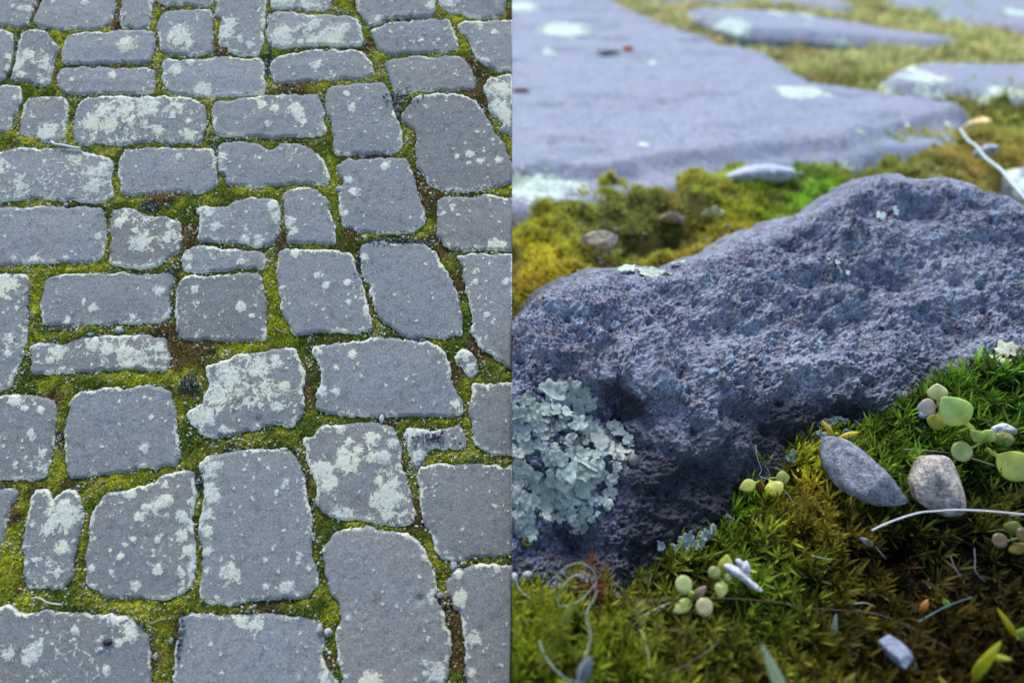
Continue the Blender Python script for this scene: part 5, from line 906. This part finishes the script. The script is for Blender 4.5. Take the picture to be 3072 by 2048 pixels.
lichen_thing('lichen_crust', sp('R3', [(1050,930,85,3.1,3),(1150,940,95,0,4),(1230,930,80,0,3),(1110,880,50,1,3),(1320,920,60,.3,3),(1420,870,55,.7,2),(1490,840,38,.7,2)]), None, 'thin pale green lichen crust along the top edge of the rough rock', base=(.50, .60, .47), curl=.04, lift=.003, thick=.001)
lichen_thing('lichen_crust', sp('R4', [(1130,410,55,3,3),(1190,400,50,0,4)]), None, 'faint mint lichen crust high on the right part of the rough rock', base=(.42, .55, .53), curl=.04, lift=.002, thick=.001)
lichen_thing('lichen_flake', sp('R4', [(590,865,22,3,2),(635,895,26,0,2),(665,910,26,0,2),(700,935,22,-.6,2),(735,955,28,-.6,2)]), None, 'row of tiny white lichen flakes in the middle of the rough rock', base=(.58, .66, .62), curl=.1, lift=.003)

# ------------------------------------------------------------------ solid things traced from their outline, with a real depth of their own
def solid(outl, d, thick, mat, col, name, label, cat, group=None, bulge=.5, relief=.0, seed=0, tilt=(0, 0), step=None, parent=None, part=None, facets=0):
    """outl in photograph pixels at depth d: a closed body as thick as told, rounded front and back"""
    O = CAMP + FW * d; q = np.array(outl, float); c = q.mean(0); s = d / FPX; W = np.stack([(q[:, 0] - c[0]) * s, -(q[:, 1] - c[1]) * s], 1)
    size = np.ptp(W, axis=0).min(); step = step or size / 16; ring = smooth_outline(W, step)
    lo, hi = ring.min(0), ring.max(0); gx, gy = np.meshgrid(np.arange(lo[0], hi[0], step), np.arange(lo[1], hi[1], step)); G = np.stack([gx.ravel(), gy.ravel()], 1) + rng.uniform(-.2, .2, (gx.size, 2)) * step
    G = G[poly_dist(G, ring) > step * .6]; n = len(ring)
    r = delaunay_2d_cdt([Vector(p) for p in np.concatenate([ring, G])], [(i, (i + 1) % n) for i in range(n)], [], 1, 1e-8)
    U = np.array([v[:] for v in r[0]]); F = np.array([f[:] for f in r[2]], int); e = np.clip(poly_dist(U, ring), 0, None); e[e < 1e-7] = 0; m = e.max()
    h = thick * .5 * np.sqrt(1 - (1 - np.clip(e / (m * bulge * 2), 0, 1)) ** 2)
    rm = np.where(e > 1e-7, 1, 0); h1 = h + relief * (fbm(U + seed, 1.6 / size, 4, seed, .6) - .5) * 2 * sstep(0, m * .4, e) + relief * .3 * (fbm(U, 9 / size, 3, seed + 1) - .5) * rm
    fr = np.random.default_rng(seed + 5)
    for _ in range(facets):
        a_ = fr.uniform(0, 6.28); q_ = (U @ np.array([math.cos(a_), math.sin(a_)])); h1 = np.minimum(h1, np.maximum(thick * fr.uniform(.30, .46) - q_ * fr.uniform(.25, .8) * thick / size, 0) + 1e-4 * 0)
    P0 = at_depth(c[0], c[1], d); A = XA; B = UP; Nn = -FW; nv = len(U)
    def w(hh): return P0 + U[:, :1] * A + U[:, 1:] * B + (hh + U[:, 0] * tilt[0] + U[:, 1] * tilt[1])[:, None] * Nn
    V = np.concatenate([w(h1), w(-h * .8 - 1e-5)]); ed = {}
    for t in F:
        for a, b in ((t[0], t[1]), (t[1], t[2]), (t[2], t[0])): ed[(a, b)] = 1
    FF = [tuple(t) for t in F] + [(t[0] + nv, t[2] + nv, t[1] + nv) for t in F] + [(b, a, a + nv, b + nv) for a, b in ed if (b, a) not in ed]
    C = np.repeat([col], len(V), 0) if np.ndim(col) == 1 else col
    V[:, 0] = np.maximum(V[:, 0], .0003)
    o = local_obj(part or name, V, FF, mat, dict(col=C), parent)
    if parent is None: tag(o, label, cat, group)
    return o
def tp_(t, pts): return [T(t, *p) for p in pts]
def surf_hit(px, py):
    g_, dg = ground_hit(px, py)
    for i, (a, b) in enumerate(zip(np.atleast_1d(px), np.atleast_1d(py))):
        if in_rock_px(a, b): q = rock_at(a / KW, b / KW)[0]; dg[i] = min(dg[i], float((q - CAMP) @ FW))
    return g_, dg
def gd(t, x, y): return float(surf_hit(*[[v] for v in T(t, x, y)])[1][0])
m_peb1 = chip_material('grey_pebble', (.11, .12, .16), (.42, .46, .52), 95, .4, .7, .006)
m_peb2 = chip_material('beige_pebble', (.22, .21, .21), (.66, .59, .50), 42, .3, .8, .007)
m_peb3 = chip_material('blue_pebble', (.16, .19, .27), (.24, .28, .38), 60, .3, .8, .001)
m_fluff = chip_material('dry_fluff', (.40, .42, .46), (.90, .92, .96), 140, .3, .9, .003)
solid(tp_('R6', [(620,930),(700,915),(790,930),(880,970),(980,1060),(1080,1170),(1170,1300),(1225,1380),(1250,1440),(1170,1490),(1000,1500),(830,1440),(700,1360),(640,1280),(600,1190),(590,1110),(605,1000)]), gd('R6', 1000, 1470) - .030, .085, m_peb1, (1, 1, 1), 'pebble', 'grey teardrop shaped pebble standing in moss at the foot of the rough rock', 'pebble', bulge=.55, relief=.022, seed=3, tilt=(.1, -.35), facets=4)
solid(tp_('R6', [(1490,1095),(1600,1078),(1700,1088),(1755,1125),(1790,1250),(1815,1400),(1815,1500),(1760,1600),(1620,1600),(1480,1540),(1385,1470),(1378,1300),(1440,1200)]), gd('R6', 1600, 1560) - .035, .075, m_peb2, (1, 1, 1), 'pebble', 'blocky beige pebble with a dark stain, above the white bristle', 'pebble', bulge=.22, relief=.026, seed=6, tilt=(0, -.3), facets=6)
solid(tp_('R8', [(1124,1190),(1185,1158),(1238,1132),(1272,1138),(1284,1182),(1288,1218),(1234,1266),(1180,1300),(1146,1274)]), gd('R8', 1200, 1320) - .035, .05, m_peb3, (1, 1, 1), 'pebble', 'small square blue grey pebble in the dark moss near the bottom edge', 'pebble', bulge=.2, relief=.002, seed=8, tilt=(0, -.4))
solid(tp_('R7', [(840,860),(930,815),(1050,800),(1120,790),(1280,800),(1400,860),(1420,960),(1330,1000),(1180,1050),(1060,1040),(950,1060),(860,1000)]), gd('R7', 1100, 1060) + .012, .07, m_peb2, (.45, .42, .52), 'stone_chip', 'dark purplish stone half buried in moss below the foot of the rock', 'stone', relief=.03, seed=12, facets=5, bulge=.3)
def disc(t, x, y, rx, ry, k=18, rot=0): return [T(t, x + rx * math.cos(a) * math.cos(rot) - ry * math.sin(a) * math.sin(rot), y + rx * math.cos(a) * math.sin(rot) + ry * math.sin(a) * math.cos(rot)) for a in np.linspace(0, 2 * np.pi, k, endpoint=False)]
def bead(t, x, y, rx, ry, col, label, name='pebble', cat='pebble', mat=None, lift=.012, thick=None, rot=0):
    d = gd(t, x, y + ry) - lift; return solid(disc(t, x, y, rx, ry, 14, rot), d, thick or 1.4 * min(rx, ry) / S / FPX, mat or m_pebble, col, name, label, cat, seed=int(x), relief=.001)
bead('R8', 1375, 1370, 42, 46, (.18, .30, .27), 'small teal bead of lichen below the square blue pebble', 'lichen_bead', 'lichen')
bead('R8', 455, 1180, 40, 28, (.34, .55, .36), 'pale green oval bud near the bottom, right of the thick pale blade', 'leaf_bud', 'bud')
bead('R8', 1622, 1262, 24, 26, (.25, .26, .32), 'tiny grey crumb right of the square blue pebble', 'pebble')
bead('R8', 540, 110, 24, 22, (.8, .8, .78), 'tiny white round seed in the olive moss', 'seed', 'seed')
bead('R8', 1810, 1058, 18, 18, (.6, .66, .7), 'tiny white speck in the brown moss left of the yellow leaves', 'seed', 'seed')
bead('R8', 225, 1228, 18, 20, (.6, .55, .5), 'tiny beige speck beside the thick pale blade', 'seed', 'seed')
bead('R5', 1065, 1115, 55, 60, (.20, .17, .18), 'rough dark crumb of stone at the right rim of the large leafy lichen', 'stone_crumb', 'crumb', lift=-.0, thick=.02)
bead('R7', 140, 550, 44, 36, (.45, .45, .48), 'small whitish stone chip at the left border under the large leafy lichen', 'stone_chip', 'chip', lift=.02)
bead('R7', 20, 570, 40, 40, (.42, .44, .50), 'pale stone chip cut by the left border beside another chip', 'stone_chip', 'chip', lift=.02)
bead('R7', 1355, 1195, 22, 45, (.42, .56, .58), 'pale blue green seed standing in the moss near the brown stalk', 'seed', 'seed', lift=.02)
bead('R7', 1300, 1190, 22, 55, (.22, .30, .27), 'dull green seed left of the pale blue green one', 'seed', 'seed', lift=.02)
bead('R7', 1440, 1165, 20, 35, (.45, .40, .33), 'beige seed right of the pale blue green one', 'seed', 'seed', lift=.02)
def on_rock(o, t, x, y): pass
# yellow cup on the rock
p, n = rock_at(*[v / KW for v in T('R7', 130, 252)]); V, F = tube([p + n * .006 + (.0048 * math.cos(a)) * XA * 1.0 + (.0034 * math.sin(a)) * UP for a in np.linspace(0, 2 * np.pi, 22)], .0016, 8)
tag(local_obj('yellow_cup', V, F, m_leaf, dict(col=np.repeat([(.62, .42, .01)], len(V), 0))), 'tiny bright yellow ring shaped cup low on the left of the rough rock', 'fungus')
# pebbles in the strip behind the rock
solid([(1655*KW,408*KW),(1700*KW,385*KW),(1760*KW,378*KW),(1815*KW,388*KW),(1828*KW,408*KW),(1800*KW,428*KW),(1720*KW,432*KW),(1665*KW,424*KW)], 1.80, .10, m_peb3, (2.3, 2.2, 1.9), 'smooth_stone', 'smooth pale blue stone half sunk in moss below the large violet slab', 'stone', 'stones in the moss strip behind the rock', relief=.01)
for (x, y, rx, ry, dep, cc, lb) in [(1545,502,32,11,1.62,(1.0,1.0,1.0),'rough grey stone chip in the moss strip above the crest of the rock'),(1380,553,44,22,1.45,(1.2,1.2,1.1),'lumpy grey stone chip right of the big round moss cushion'),(1335,445,28,16,1.75,(2.2,2.6,2.4),'pale lichen covered lump at the rim of the large violet slab'),(1388,442,34,30,1.82,(2.4,2.9,2.7),'tall pale lichen lump at the rim of the large violet slab'),(1640,487,24,10,1.62,(1.5,1.9,1.7),'pale greenish lump beside the dark gap in the moss strip'),(2075,308,20,24,2.1,(1.9,2.5,2.2),'mint lichen lump below the right end of the large violet slab'),(2165,298,24,14,2.15,(1.9,2.4,2.1),'second mint lichen lump, right of the first below the violet slab'),(2270,345,20,14,1.75,(1.0,1.1,1.6),'bluish pebble in bright moss beside the bent white stem'),(2240,290,18,14,2.1,(2.3,2.0,1.1),'round straw coloured lump at the right of the strip'),(2290,130,22,26,3.0,(1.9,2.2,2.0),'far blurred pale lump on the moss at the right')]:
    solid([(v[0], v[1]) for v in [((x + rx * math.cos(a) * (1 + .15 * math.sin(3 * a + x))) * KW, (y + ry * math.sin(a) * (1 + .15 * math.cos(2 * a + x))) * KW) for a in np.linspace(0, 6.283, 9, endpoint=False)]], dep, .06 * dep, m_peb2, cc, 'stone_chip', lb, 'stone', 'stones in the moss strip behind the rock', relief=.03, seed=int(x), facets=4, bulge=.3)

# ------------------------------------------------------------------ seedlings, splinters, hairs
def leafm(b, tip, width, col, d, name='leaf', parent=None, thick=.0045, petiole=.25, cup=.15, nseg=22, nsid=12, tipcol=None):
    """fleshy leaf from base pixel to tip pixel, width in photograph pixels; d may be (depth at base, depth at tip)"""
    d0, d1 = (d, d) if np.isscalar(d) else d; A = at_depth(*b, d0); B = at_depth(*tip, d1); ax = B - A; L = np.linalg.norm(ax); ax /= L; v = CAMP - A; v /= np.linalg.norm(v)
    sd = np.cross(v, ax); sd /= np.linalg.norm(sd); nr = np.cross(ax, sd); W = width * d0 / FPX / 2; V = []; Cc = []
    for i in range(nseg + 1):
        s = i / nseg
        u = max(0., (s - petiole) / (1 - petiole)); w = max(.17 * (1 - s) if petiole > .01 else .0, .03, math.sin(math.pi * min(1, u * (1 if petiole > .01 else .93) + (0 if petiole > .01 else .07)) ** .92) ** .72)
        if i == nseg: w = .03
        w *= W; th = thick * .5 * (.55 + .6 * math.sin(math.pi * s)) * (1 if i < nseg else .1); c = A + ax * (L * s) + nr * (L * .10 * math.sin(math.pi * s))
        for k_ in range(nsid):
            a = 2 * math.pi * k_ / nsid; x = math.cos(a); V.append(c + sd * (w * x) + nr * (th * math.sin(a) + cup * w * x * x * (1 if s > petiole else 0)))
            cl = np.array(col) if tipcol is None else np.array(col) * (1 - s) + np.array(tipcol) * s
            Cc.append(cl * 1.3 * (1 + .22 * (abs(x) - .5)))
    F = []
    for i in range(nseg):
        for k_ in range(nsid): k2 = (k_ + 1) % nsid; F.append((i * nsid + k_, i * nsid + k2, (i + 1) * nsid + k2, (i + 1) * nsid + k_))
    F += [tuple(range(nsid))[::-1], tuple(range(nseg * nsid, (nseg + 1) * nsid))]
    V = np.array(V); V[:, 0] = np.maximum(V[:, 0], .0003)
    return local_obj(name, V, F, m_leaf, dict(col=np.array(Cc)), parent)
def px_tube(pts, dep, r, col, name, label, cat, parent=None, taper=(1, 1), mat=None, m=8, group=None):
    Pp = np.array([at_depth(*p, d) for p, d in zip(pts, dep)]); Pp = spline(Pp, m); V, F = tube(Pp, r / S / FPX * np.mean(dep), 7, taper); V[:, 0] = np.maximum(V[:, 0], .0003)
    o = local_obj(name, V, F, mat or m_fibre, dict(col=np.repeat([col], len(V), 0)), parent)
    if parent is None: tag(o, label, cat, group)
    return o
def seedling(t, hub, label, leaves, d=None, stem=True, group='seedlings in the moss', discs=()):
    dg = gd(t, hub[0], hub[1] + 30); d = d or dg - .045; e = empty('seedling', tuple(ground_hit(*[[v] for v in T(t, hub[0], hub[1] + 30)])[0][0])); tag(e, label, 'seedling', group)
    if stem: px_tube([T(t, hub[0], hub[1] + 60), T(t, hub[0] + 3, hub[1] + 25), T(t, *hub)], [dg, (dg + d) / 2, d + .004], 14, (.26, .30, .08), 'stem', None, None, e)
    for (b, tip, w, col, *rest) in leaves:
        dd = rest[0] if rest else 0; pe = rest[1] if len(rest) > 1 else .25; tc2 = rest[2] if len(rest) > 2 else None
        leafm(T(t, *b), T(t, *tip), w / S, col, (d, d - dd), parent=e, petiole=pe, tipcol=tc2)
    for (x, y, rx, ry, col) in discs:
        solid(disc(t, x, y, rx, ry), d - .014, .0045, m_leaf, col, 'leaf', None, None, parent=e, part='leaf', bulge=.4, tilt=(0, -.25), relief=.0012, seed=int(x))
        px_tube([T(t, *hub), T(t, hub[0] * .5 + x * .5, hub[1] * .5 + y * .5 + 8), T(t, x, y)], [d, d - .004, d - .008], 9, (.34, .36, .14), 'stalk', None, None, e)
    return e
GR = (.42, .54, .12); GRP = (.46, .60, .22)
seedling('R6', (1600, 640), 'seedling with a pale round top leaf, a brownish leaf and a yellow lower leaf', [((1595,640),(1585,440),165,(.50,.52,.20),.006,.30,(.55,.54,.28)),((1590,640),(1405,655),150,(.38,.33,.30),.008,.15,(.42,.38,.34)),((1610,660),(1570,860),165,(.40,.34,.03),.004,.25,(.34,.34,.03))])
seedling('R6', (2000, 950), 'largest seedling with two big yellow green spoon shaped leaves at the right', [((1905,850),(1625,560),262,(.52,.56,.12),.02,.30,GRP),((2010,1015),(2440,1270),270,(.55,.54,.10),.02,.22,(.52,.62,.14)),((1990,950),(1880,850),105,(.36,.46,.12),.012,.1),((2000,950),(2080,850),125,(.38,.48,.12),.012,.1)], discs=[(1805,1040,98,88,(.46,.54,.18))])
seedling('R6', (110, 1285), 'small drooping seedling with arched yellow leaves crossed by a white hair', [((110,1290),(190,1440),170,(.60,.62,.12),.014,.1),((20,1300),(-160,1370),110,(.56,.58,.14),.01,.25),((110,1275),(290,1270),120,(.34,.38,.12),.01,.3),((60,1290),(20,1410),90,(.20,.08,.02),.0,.2)])
seedling('R7', (1610, 740), 'seedling with round pale coin shaped leaves in the lower middle', [((1600,770),(1420,880),110,(.50,.56,.08),.014,.1,(.58,.62,.26)),((1610,750),(1710,650),75,(.34,.36,.12),.012,.1,(.34,.24,.24)),((1600,740),(1560,690),60,GR,.005,.1)], discs=[(1515,638,78,80,(.60,.66,.26)),(1697,836,78,82,(.66,.62,.36))])
seedling('R7', (1855, 600), 'cluster of small round green leaves beside the white dry scrap', [((1860,600),(1830,760),118,(.40,.46,.14),.014,.05),((1870,580),(1900,370),130,(.36,.40,.06),.0,.05)], discs=[(1785,530,58,55,(.36,.42,.14)),(1908,575,34,36,(.26,.36,.12))])
seedling('R8', (2250, 240), 'dull brown leaved seedling at the right border under the white bristle', [((2260,260),(2330,370),150,(.26,.22,.03),.01,.1),((2230,220),(2290,80),160,(.16,.18,.03),.008,.2)], discs=[(2140,250,72,66,(.22,.16,.09)),(2345,200,60,66,(.20,.15,.07))])
seedling('R8', (2300, 1110), 'seedling of narrow yellow needles near the lower right corner', [((2290,1100),(2115,845),56,(.46,.40,.02),.02,.02),((2310,1100),(2350,1020),80,(.24,.34,.06),.01,.05)])
seedling('R8', (1925, 1450), 'forked bright yellow leaf at the bottom right', [((1900,1470),(2150,1135),88,(.44,.44,.02),.03,.02),((2040,1270),(2250,1300),60,(.34,.36,.03),.02,.02),((1920,1480),(1970,1290),80,(.40,.42,.02),.02,.05)])
seedling('R6', (695, 915), 'two crossed yellow splinters sprouting behind the grey teardrop pebble', [((680,915),(570,765),46,(.62,.46,.02),.0,.02),((710,918),(905,870),50,(.58,.50,.05),.0,.02),((695,915),(705,865),45,(.22,.30,.04),.0,.05)], stem=False, group=None)
def blade(t, b, tip, w, col, label, name='grass_shoot', cat='grass', dz=.04, dt=.06, tipcol=None, group=None):
    d0 = gd(t, *b) - dz; o = leafm(T(t, *b), T(t, *tip), w / S, col, (d0, d0 - dt), name=name, petiole=.0, thick=.004, tipcol=tipcol); tag(o, label, cat, group); return o
blade('R8', (250,1640), (35,1155), 110, (.42,.48,.30), 'thick pale green grass blade rising from the bottom edge', dz=.05, dt=.05, tipcol=(.50,.56,.38))
blade('R8', (668,1115), (695,895), 52, (.42,.42,.34), 'short pale straw piece standing in the dark moss', 'straw_piece', 'straw', dz=.03, dt=.02)
blade('R8', (1440,895), (1505,765), 66, (.36,.15,.03), 'small orange brown dry petal in the darkest moss', 'dry_petal', 'petal', dz=.03, dt=.0)
blade('R8', (1690,840), (1640,755), 62, (.13,.30,.03), 'small bright green leaf scrap right of the orange petal', 'leaf_scrap', 'leaf', dz=.03, dt=.0)
blade('R8', (1680,1560), (1600,1450), 60, (.44,.42,.05), 'yellow leaf tip at the bottom edge, left of the forked leaf', 'leaf_scrap', 'leaf', dz=.05, dt=.02)
blade('R8', (770,1550), (860,1420), 70, (.34,.30,.06), 'dull yellow leaf tip at the bottom edge under the square blue pebble', 'leaf_scrap', 'leaf', dz=.05, dt=.02)
blade('R8', (2270,650), (2330,560), 60, (.12,.10,.03), 'dull brown leaf scrap at the right border', 'leaf_scrap', 'leaf', dz=.03)
blade('R7', (430,1080), (540,750), 80, (.30,.33,.05), 'curved olive leaf with a thin tip under the looped hair', 'leaf_scrap', 'leaf', dz=.06, dt=.02)
blade('R7', (2285,700), (2270,590), 50, (.42,.16,.03), 'small orange brown bud right of the white dry scrap', 'leaf_scrap', 'leaf', dz=.02, dt=0)
blade('R7', (600,1480), (700,1270), 130, (.26,.27,.28), 'blurred whitish scrap near the bottom left under the hair', 'dry_scrap', 'scrap', dz=.05, dt=.02)
blade('R8', (1020,290), (900,220), 60, (.30,.29,.30), 'grey dried bud on a thin stalk under the white bristle', 'dry_bud', 'bud', dz=.03, dt=.01)
blade('R8', (1040,300), (1140,420), 16, (.24,.22,.20), 'thin stalk of the grey dried bud', 'dry_stalk', 'stalk', dz=.03, dt=0)
# white dry scrap beside the round leaves, a thing with two lobes
d0 = gd('R7', 2050, 640) - .05; e = empty('dry_flower', tuple(at_depth(*T('R7', 2150, 680), d0 + .02))); tag(e, 'white woolly dried flower scrap lying beside the small round leaves', 'dry flower')
solid(tp_('R7', [(1865,455),(1920,450),(1990,480),(2040,530),(2090,580),(2170,640),(2220,690),(2180,700),(2110,680),(2050,620),(1980,580),(1910,530),(1875,490)]), d0, .018, m_fluff, (1, 1, 1), 'x', None, None, parent=e, part='petal', relief=.006, seed=4)
solid(tp_('R7', [(1965,415),(2010,405),(2040,440),(2075,420),(2100,470),(2100,540),(2110,600),(2060,590),(2020,540),(1985,480)]), d0 + .012, .018, m_fluff, (.9, .9, .95), 'x', None, None, parent=e, part='petal', relief=.006, seed=5)
solid(tp_('R6', [(2065,830),(2120,800),(2180,785),(2250,820),(2285,880),(2240,890),(2180,860),(2110,880),(2070,870)]), gd('R6', 2180, 900) - .055, .014, m_fluff, (1, 1, 1), 'frost_tuft', 'white crystalline tuft on the yellow leaf at the far right', 'tuft', relief=.008, seed=9)
solid(tp_('R6', [(2080,880),(2160,860),(2250,890),(2270,960),(2200,1010),(2110,990),(2070,930)]), gd('R6', 2180, 960) - .035, .012, m_leaf, (.36,.38,.14), 'yellow_leaf', 'yellowish leaf under the white crystalline tuft', 'leaf', relief=.002, seed=9)
solid(tp_('R7', [(2145,70),(2170,30),(2220,15),(2260,20),(2250,35),(2200,40),(2170,60),(2160,95)]), gd('R7', 2180, 90) - .03, .006, m_fluff, (.8, .8, .8), 'white_curl', 'small white curl below the drooping seedling', 'scrap', relief=.001)
solid(tp_('R6', [(1430,690),(1500,680),(1560,700),(1540,745),(1470,755),(1425,740)]), gd('R6', 1500, 760) - .03, .014, m_peb3, (1.1, 1.3, 1.4), 'pebble', 'small bluish pebble under the brownish leaf of the upper seedling', 'pebble', relief=.002)
GH = 'fine hairs lying over the moss'
def hair(segs, lift, r, col, label, name='hair', cat='hair', taper=(1, .5), group=GH, rise=0, flat=0.0):
    pts = [T(t, *p) for t, ps in segs for p in ps]; g_, dg = surf_hit([p[0] for p in pts], [min(p[1], 2040) for p in pts]); k_ = np.linspace(0, 1, len(pts))
    dg = dg * (1 - flat) + dg.min() * flat; dep = dg - lift - rise * np.sin(np.pi * k_); dep = np.convolve(np.pad(dep, 2, 'edge'), np.ones(5) / 5, 'valid')
    return px_tube(pts, dep, r * .8, col, name, label, cat, taper=taper, group=group)
hair([('R8', [(1010,160),(1100,115),(1200,75),(1330,30),(1450,0)]), ('R6', [(1560,1567),(1750,1555),(1950,1560),(2150,1575),(2400,1600)])], .06, 11, (.70,.71,.74), 'long thick white bristle arching above the dark moss to the right border', 'bristle', 'bristle', (1, .9), None)
WH = (.62,.68,.70)
hair([('R7', [(640,570),(570,552),(500,590),(430,690),(400,790),(430,825),(510,815),(620,760),(720,650),(745,600),(720,520),(660,465),(590,445),(500,470),(420,540),(375,640),(355,740)])], .085, 4.6, WH, 'pale hair curled into a loop in front of the rough rock', flat=.9)
hair([('R7', [(720,640),(745,700),(720,770),(670,850),(660,950),(690,1060),(680,1160),(640,1280),(600,1400),(568,1510)])], .085, 4.6, WH, 'long pale hair running from the loop down to the bottom edge', flat=.5)
hair([('R7', [(240,1130),(290,1260),(370,1370),(470,1460),(560,1495),(650,1515)])], .07, 6, (.50,.62,.58), 'thick pale hair curving along the bottom left corner')
hair([('R7', [(35,580),(50,650),(100,710),(165,755)])], .06, 6, WH, 'short pale hair at the left border under the large leafy lichen')
hair([('R7', [(1440,785),(1340,815),(1230,870),(1130,930),(1070,1000),(1000,1090)])], .03, 6, (.50,.60,.50), 'pale green strand leading down left from the coin leaved seedling', rise=.03)
hair([('R7', [(1370,800),(1290,870),(1180,960),(1090,1020),(1010,1070)])], .03, 4, (.46,.55,.50), 'second thinner strand beside the pale green one', rise=.02)
hair([('R7', [(1120,1030),(1160,1080),(1185,1180),(1205,1280),(1215,1370)])], .06, 6, (.42,.45,.26), 'thin olive stalk hanging below the pale strands', 'dry_stalk', 'stalk')
hair([('R7', [(1232,535),(1215,620),(1200,720),(1180,860)])], .03, 3, (.34,.24,.20), 'thin brown hair standing before the foot of the rock')
hair([('R7', [(680,850),(900,810),(1120,775),(1400,762),(1700,755),(2000,762),(2352,795)]), ('R8', [(400,840),(700,860),(900,880)])], .05, 5, (.14,.09,.06), 'long brown root crossing the moss below the coin leaved seedling', 'root', 'root', (1, 1))
hair([('R8', [(860,860),(1100,910),(1300,990),(1500,1090),(1700,1210)])], .05, 6, (.16,.09,.08), 'reddish root in the darkest moss left of the orange petal', 'root', 'root', (1.2, .5))
hair([('R8', [(1420,965),(1550,890),(1700,815),(1900,745)])], .05, 6, (.16,.26,.26), 'bluish green stalk beside the orange petal', 'dry_stalk', 'stalk', (1, .6))
hair([('R5', [(2148,985),(2165,1100),(2200,1200)]), ('R6', [(20,1255),(110,1290),(200,1350),(280,1430),(320,1500)])], .05, 4, (.66,.70,.74), 'white hair draped over the small drooping seedling')
hair([('R6', [(1270,1022),(1400,1022),(1540,1035),(1685,1052)])], .04, 4.5, (.46,.44,.42), 'grey stalk in the moss above the beige pebble', 'dry_stalk', 'stalk')
hair([('R6', [(1895,1100),(1990,1130),(2095,1165)])], .05, 4.5, (.46,.44,.40), 'grey stalk between the round leaf and the big right hand leaf', 'dry_stalk', 'stalk')
hair([('R8', [(830,810),(900,800),(960,800),(1035,830)])], .04, 9, (.42,.44,.32), 'small curved whitish grass bit in the dark moss', 'dry_stalk', 'stalk')
hair([('R8', [(480,385),(560,400),(655,415)])], .04, 8, (.40,.48,.28), 'pale green needle in the olive moss', 'needle', 'needle')
hair([('R8', [(1705,390),(1740,480),(1790,570),(1830,625)])], .04, 4, (.30,.30,.34), 'grey thread in the dark moss at the right', 'hair')
hair([('R8', [(1915,320),(1920,420),(1925,520),(2010,610)])], .05, 5, (.26,.27,.33), 'second grey thread right of the first in the dark moss', 'hair')
hair([('R7', [(1830,1120),(1760,1200),(1620,1290),(1480,1370),(1300,1440)])], .06, 4, (.22,.20,.18), 'faint dark thread slanting over the bottom moss', 'hair')
# bent white stem at the right border behind the rock, and things on the far slab
px_tube([T('R2', 1790, 1140), T('R2', 1860, 1240), T('R2', 1930, 1290), T('R2', 2010, 1390), T('R2', 2150, 1500), T('R4', 2200, 90), T('R4', 2290, 200), T('R4', 2420, 340)], [1.75, 1.70, 1.66, 1.6, 1.5, 1.42, 1.36, 1.3], 17, (.52, .62, .60), 'dry_twig', 'bent whitish stem in the moss strip at the right border', 'stem')
for t, x, y, rx, ry, col, lb in [('R1',1020,430,50,26,(.60,.14,.06),'small red brown seed on the large violet slab'),('R1',850,455,110,14,(.34,.28,.28),'brownish stalk lying left of the red seed'),('R1',80,795,75,18,(.36,.22,.12),'brown seed husk at the left border of the large violet slab')]:
    q = at_z(*T(t, x, y), .112); d = float((q - CAMP) @ FW); solid(disc(t, x, y, rx, ry), d, .02, m_leaf, col, 'seed', lb, 'seed', relief=.002)
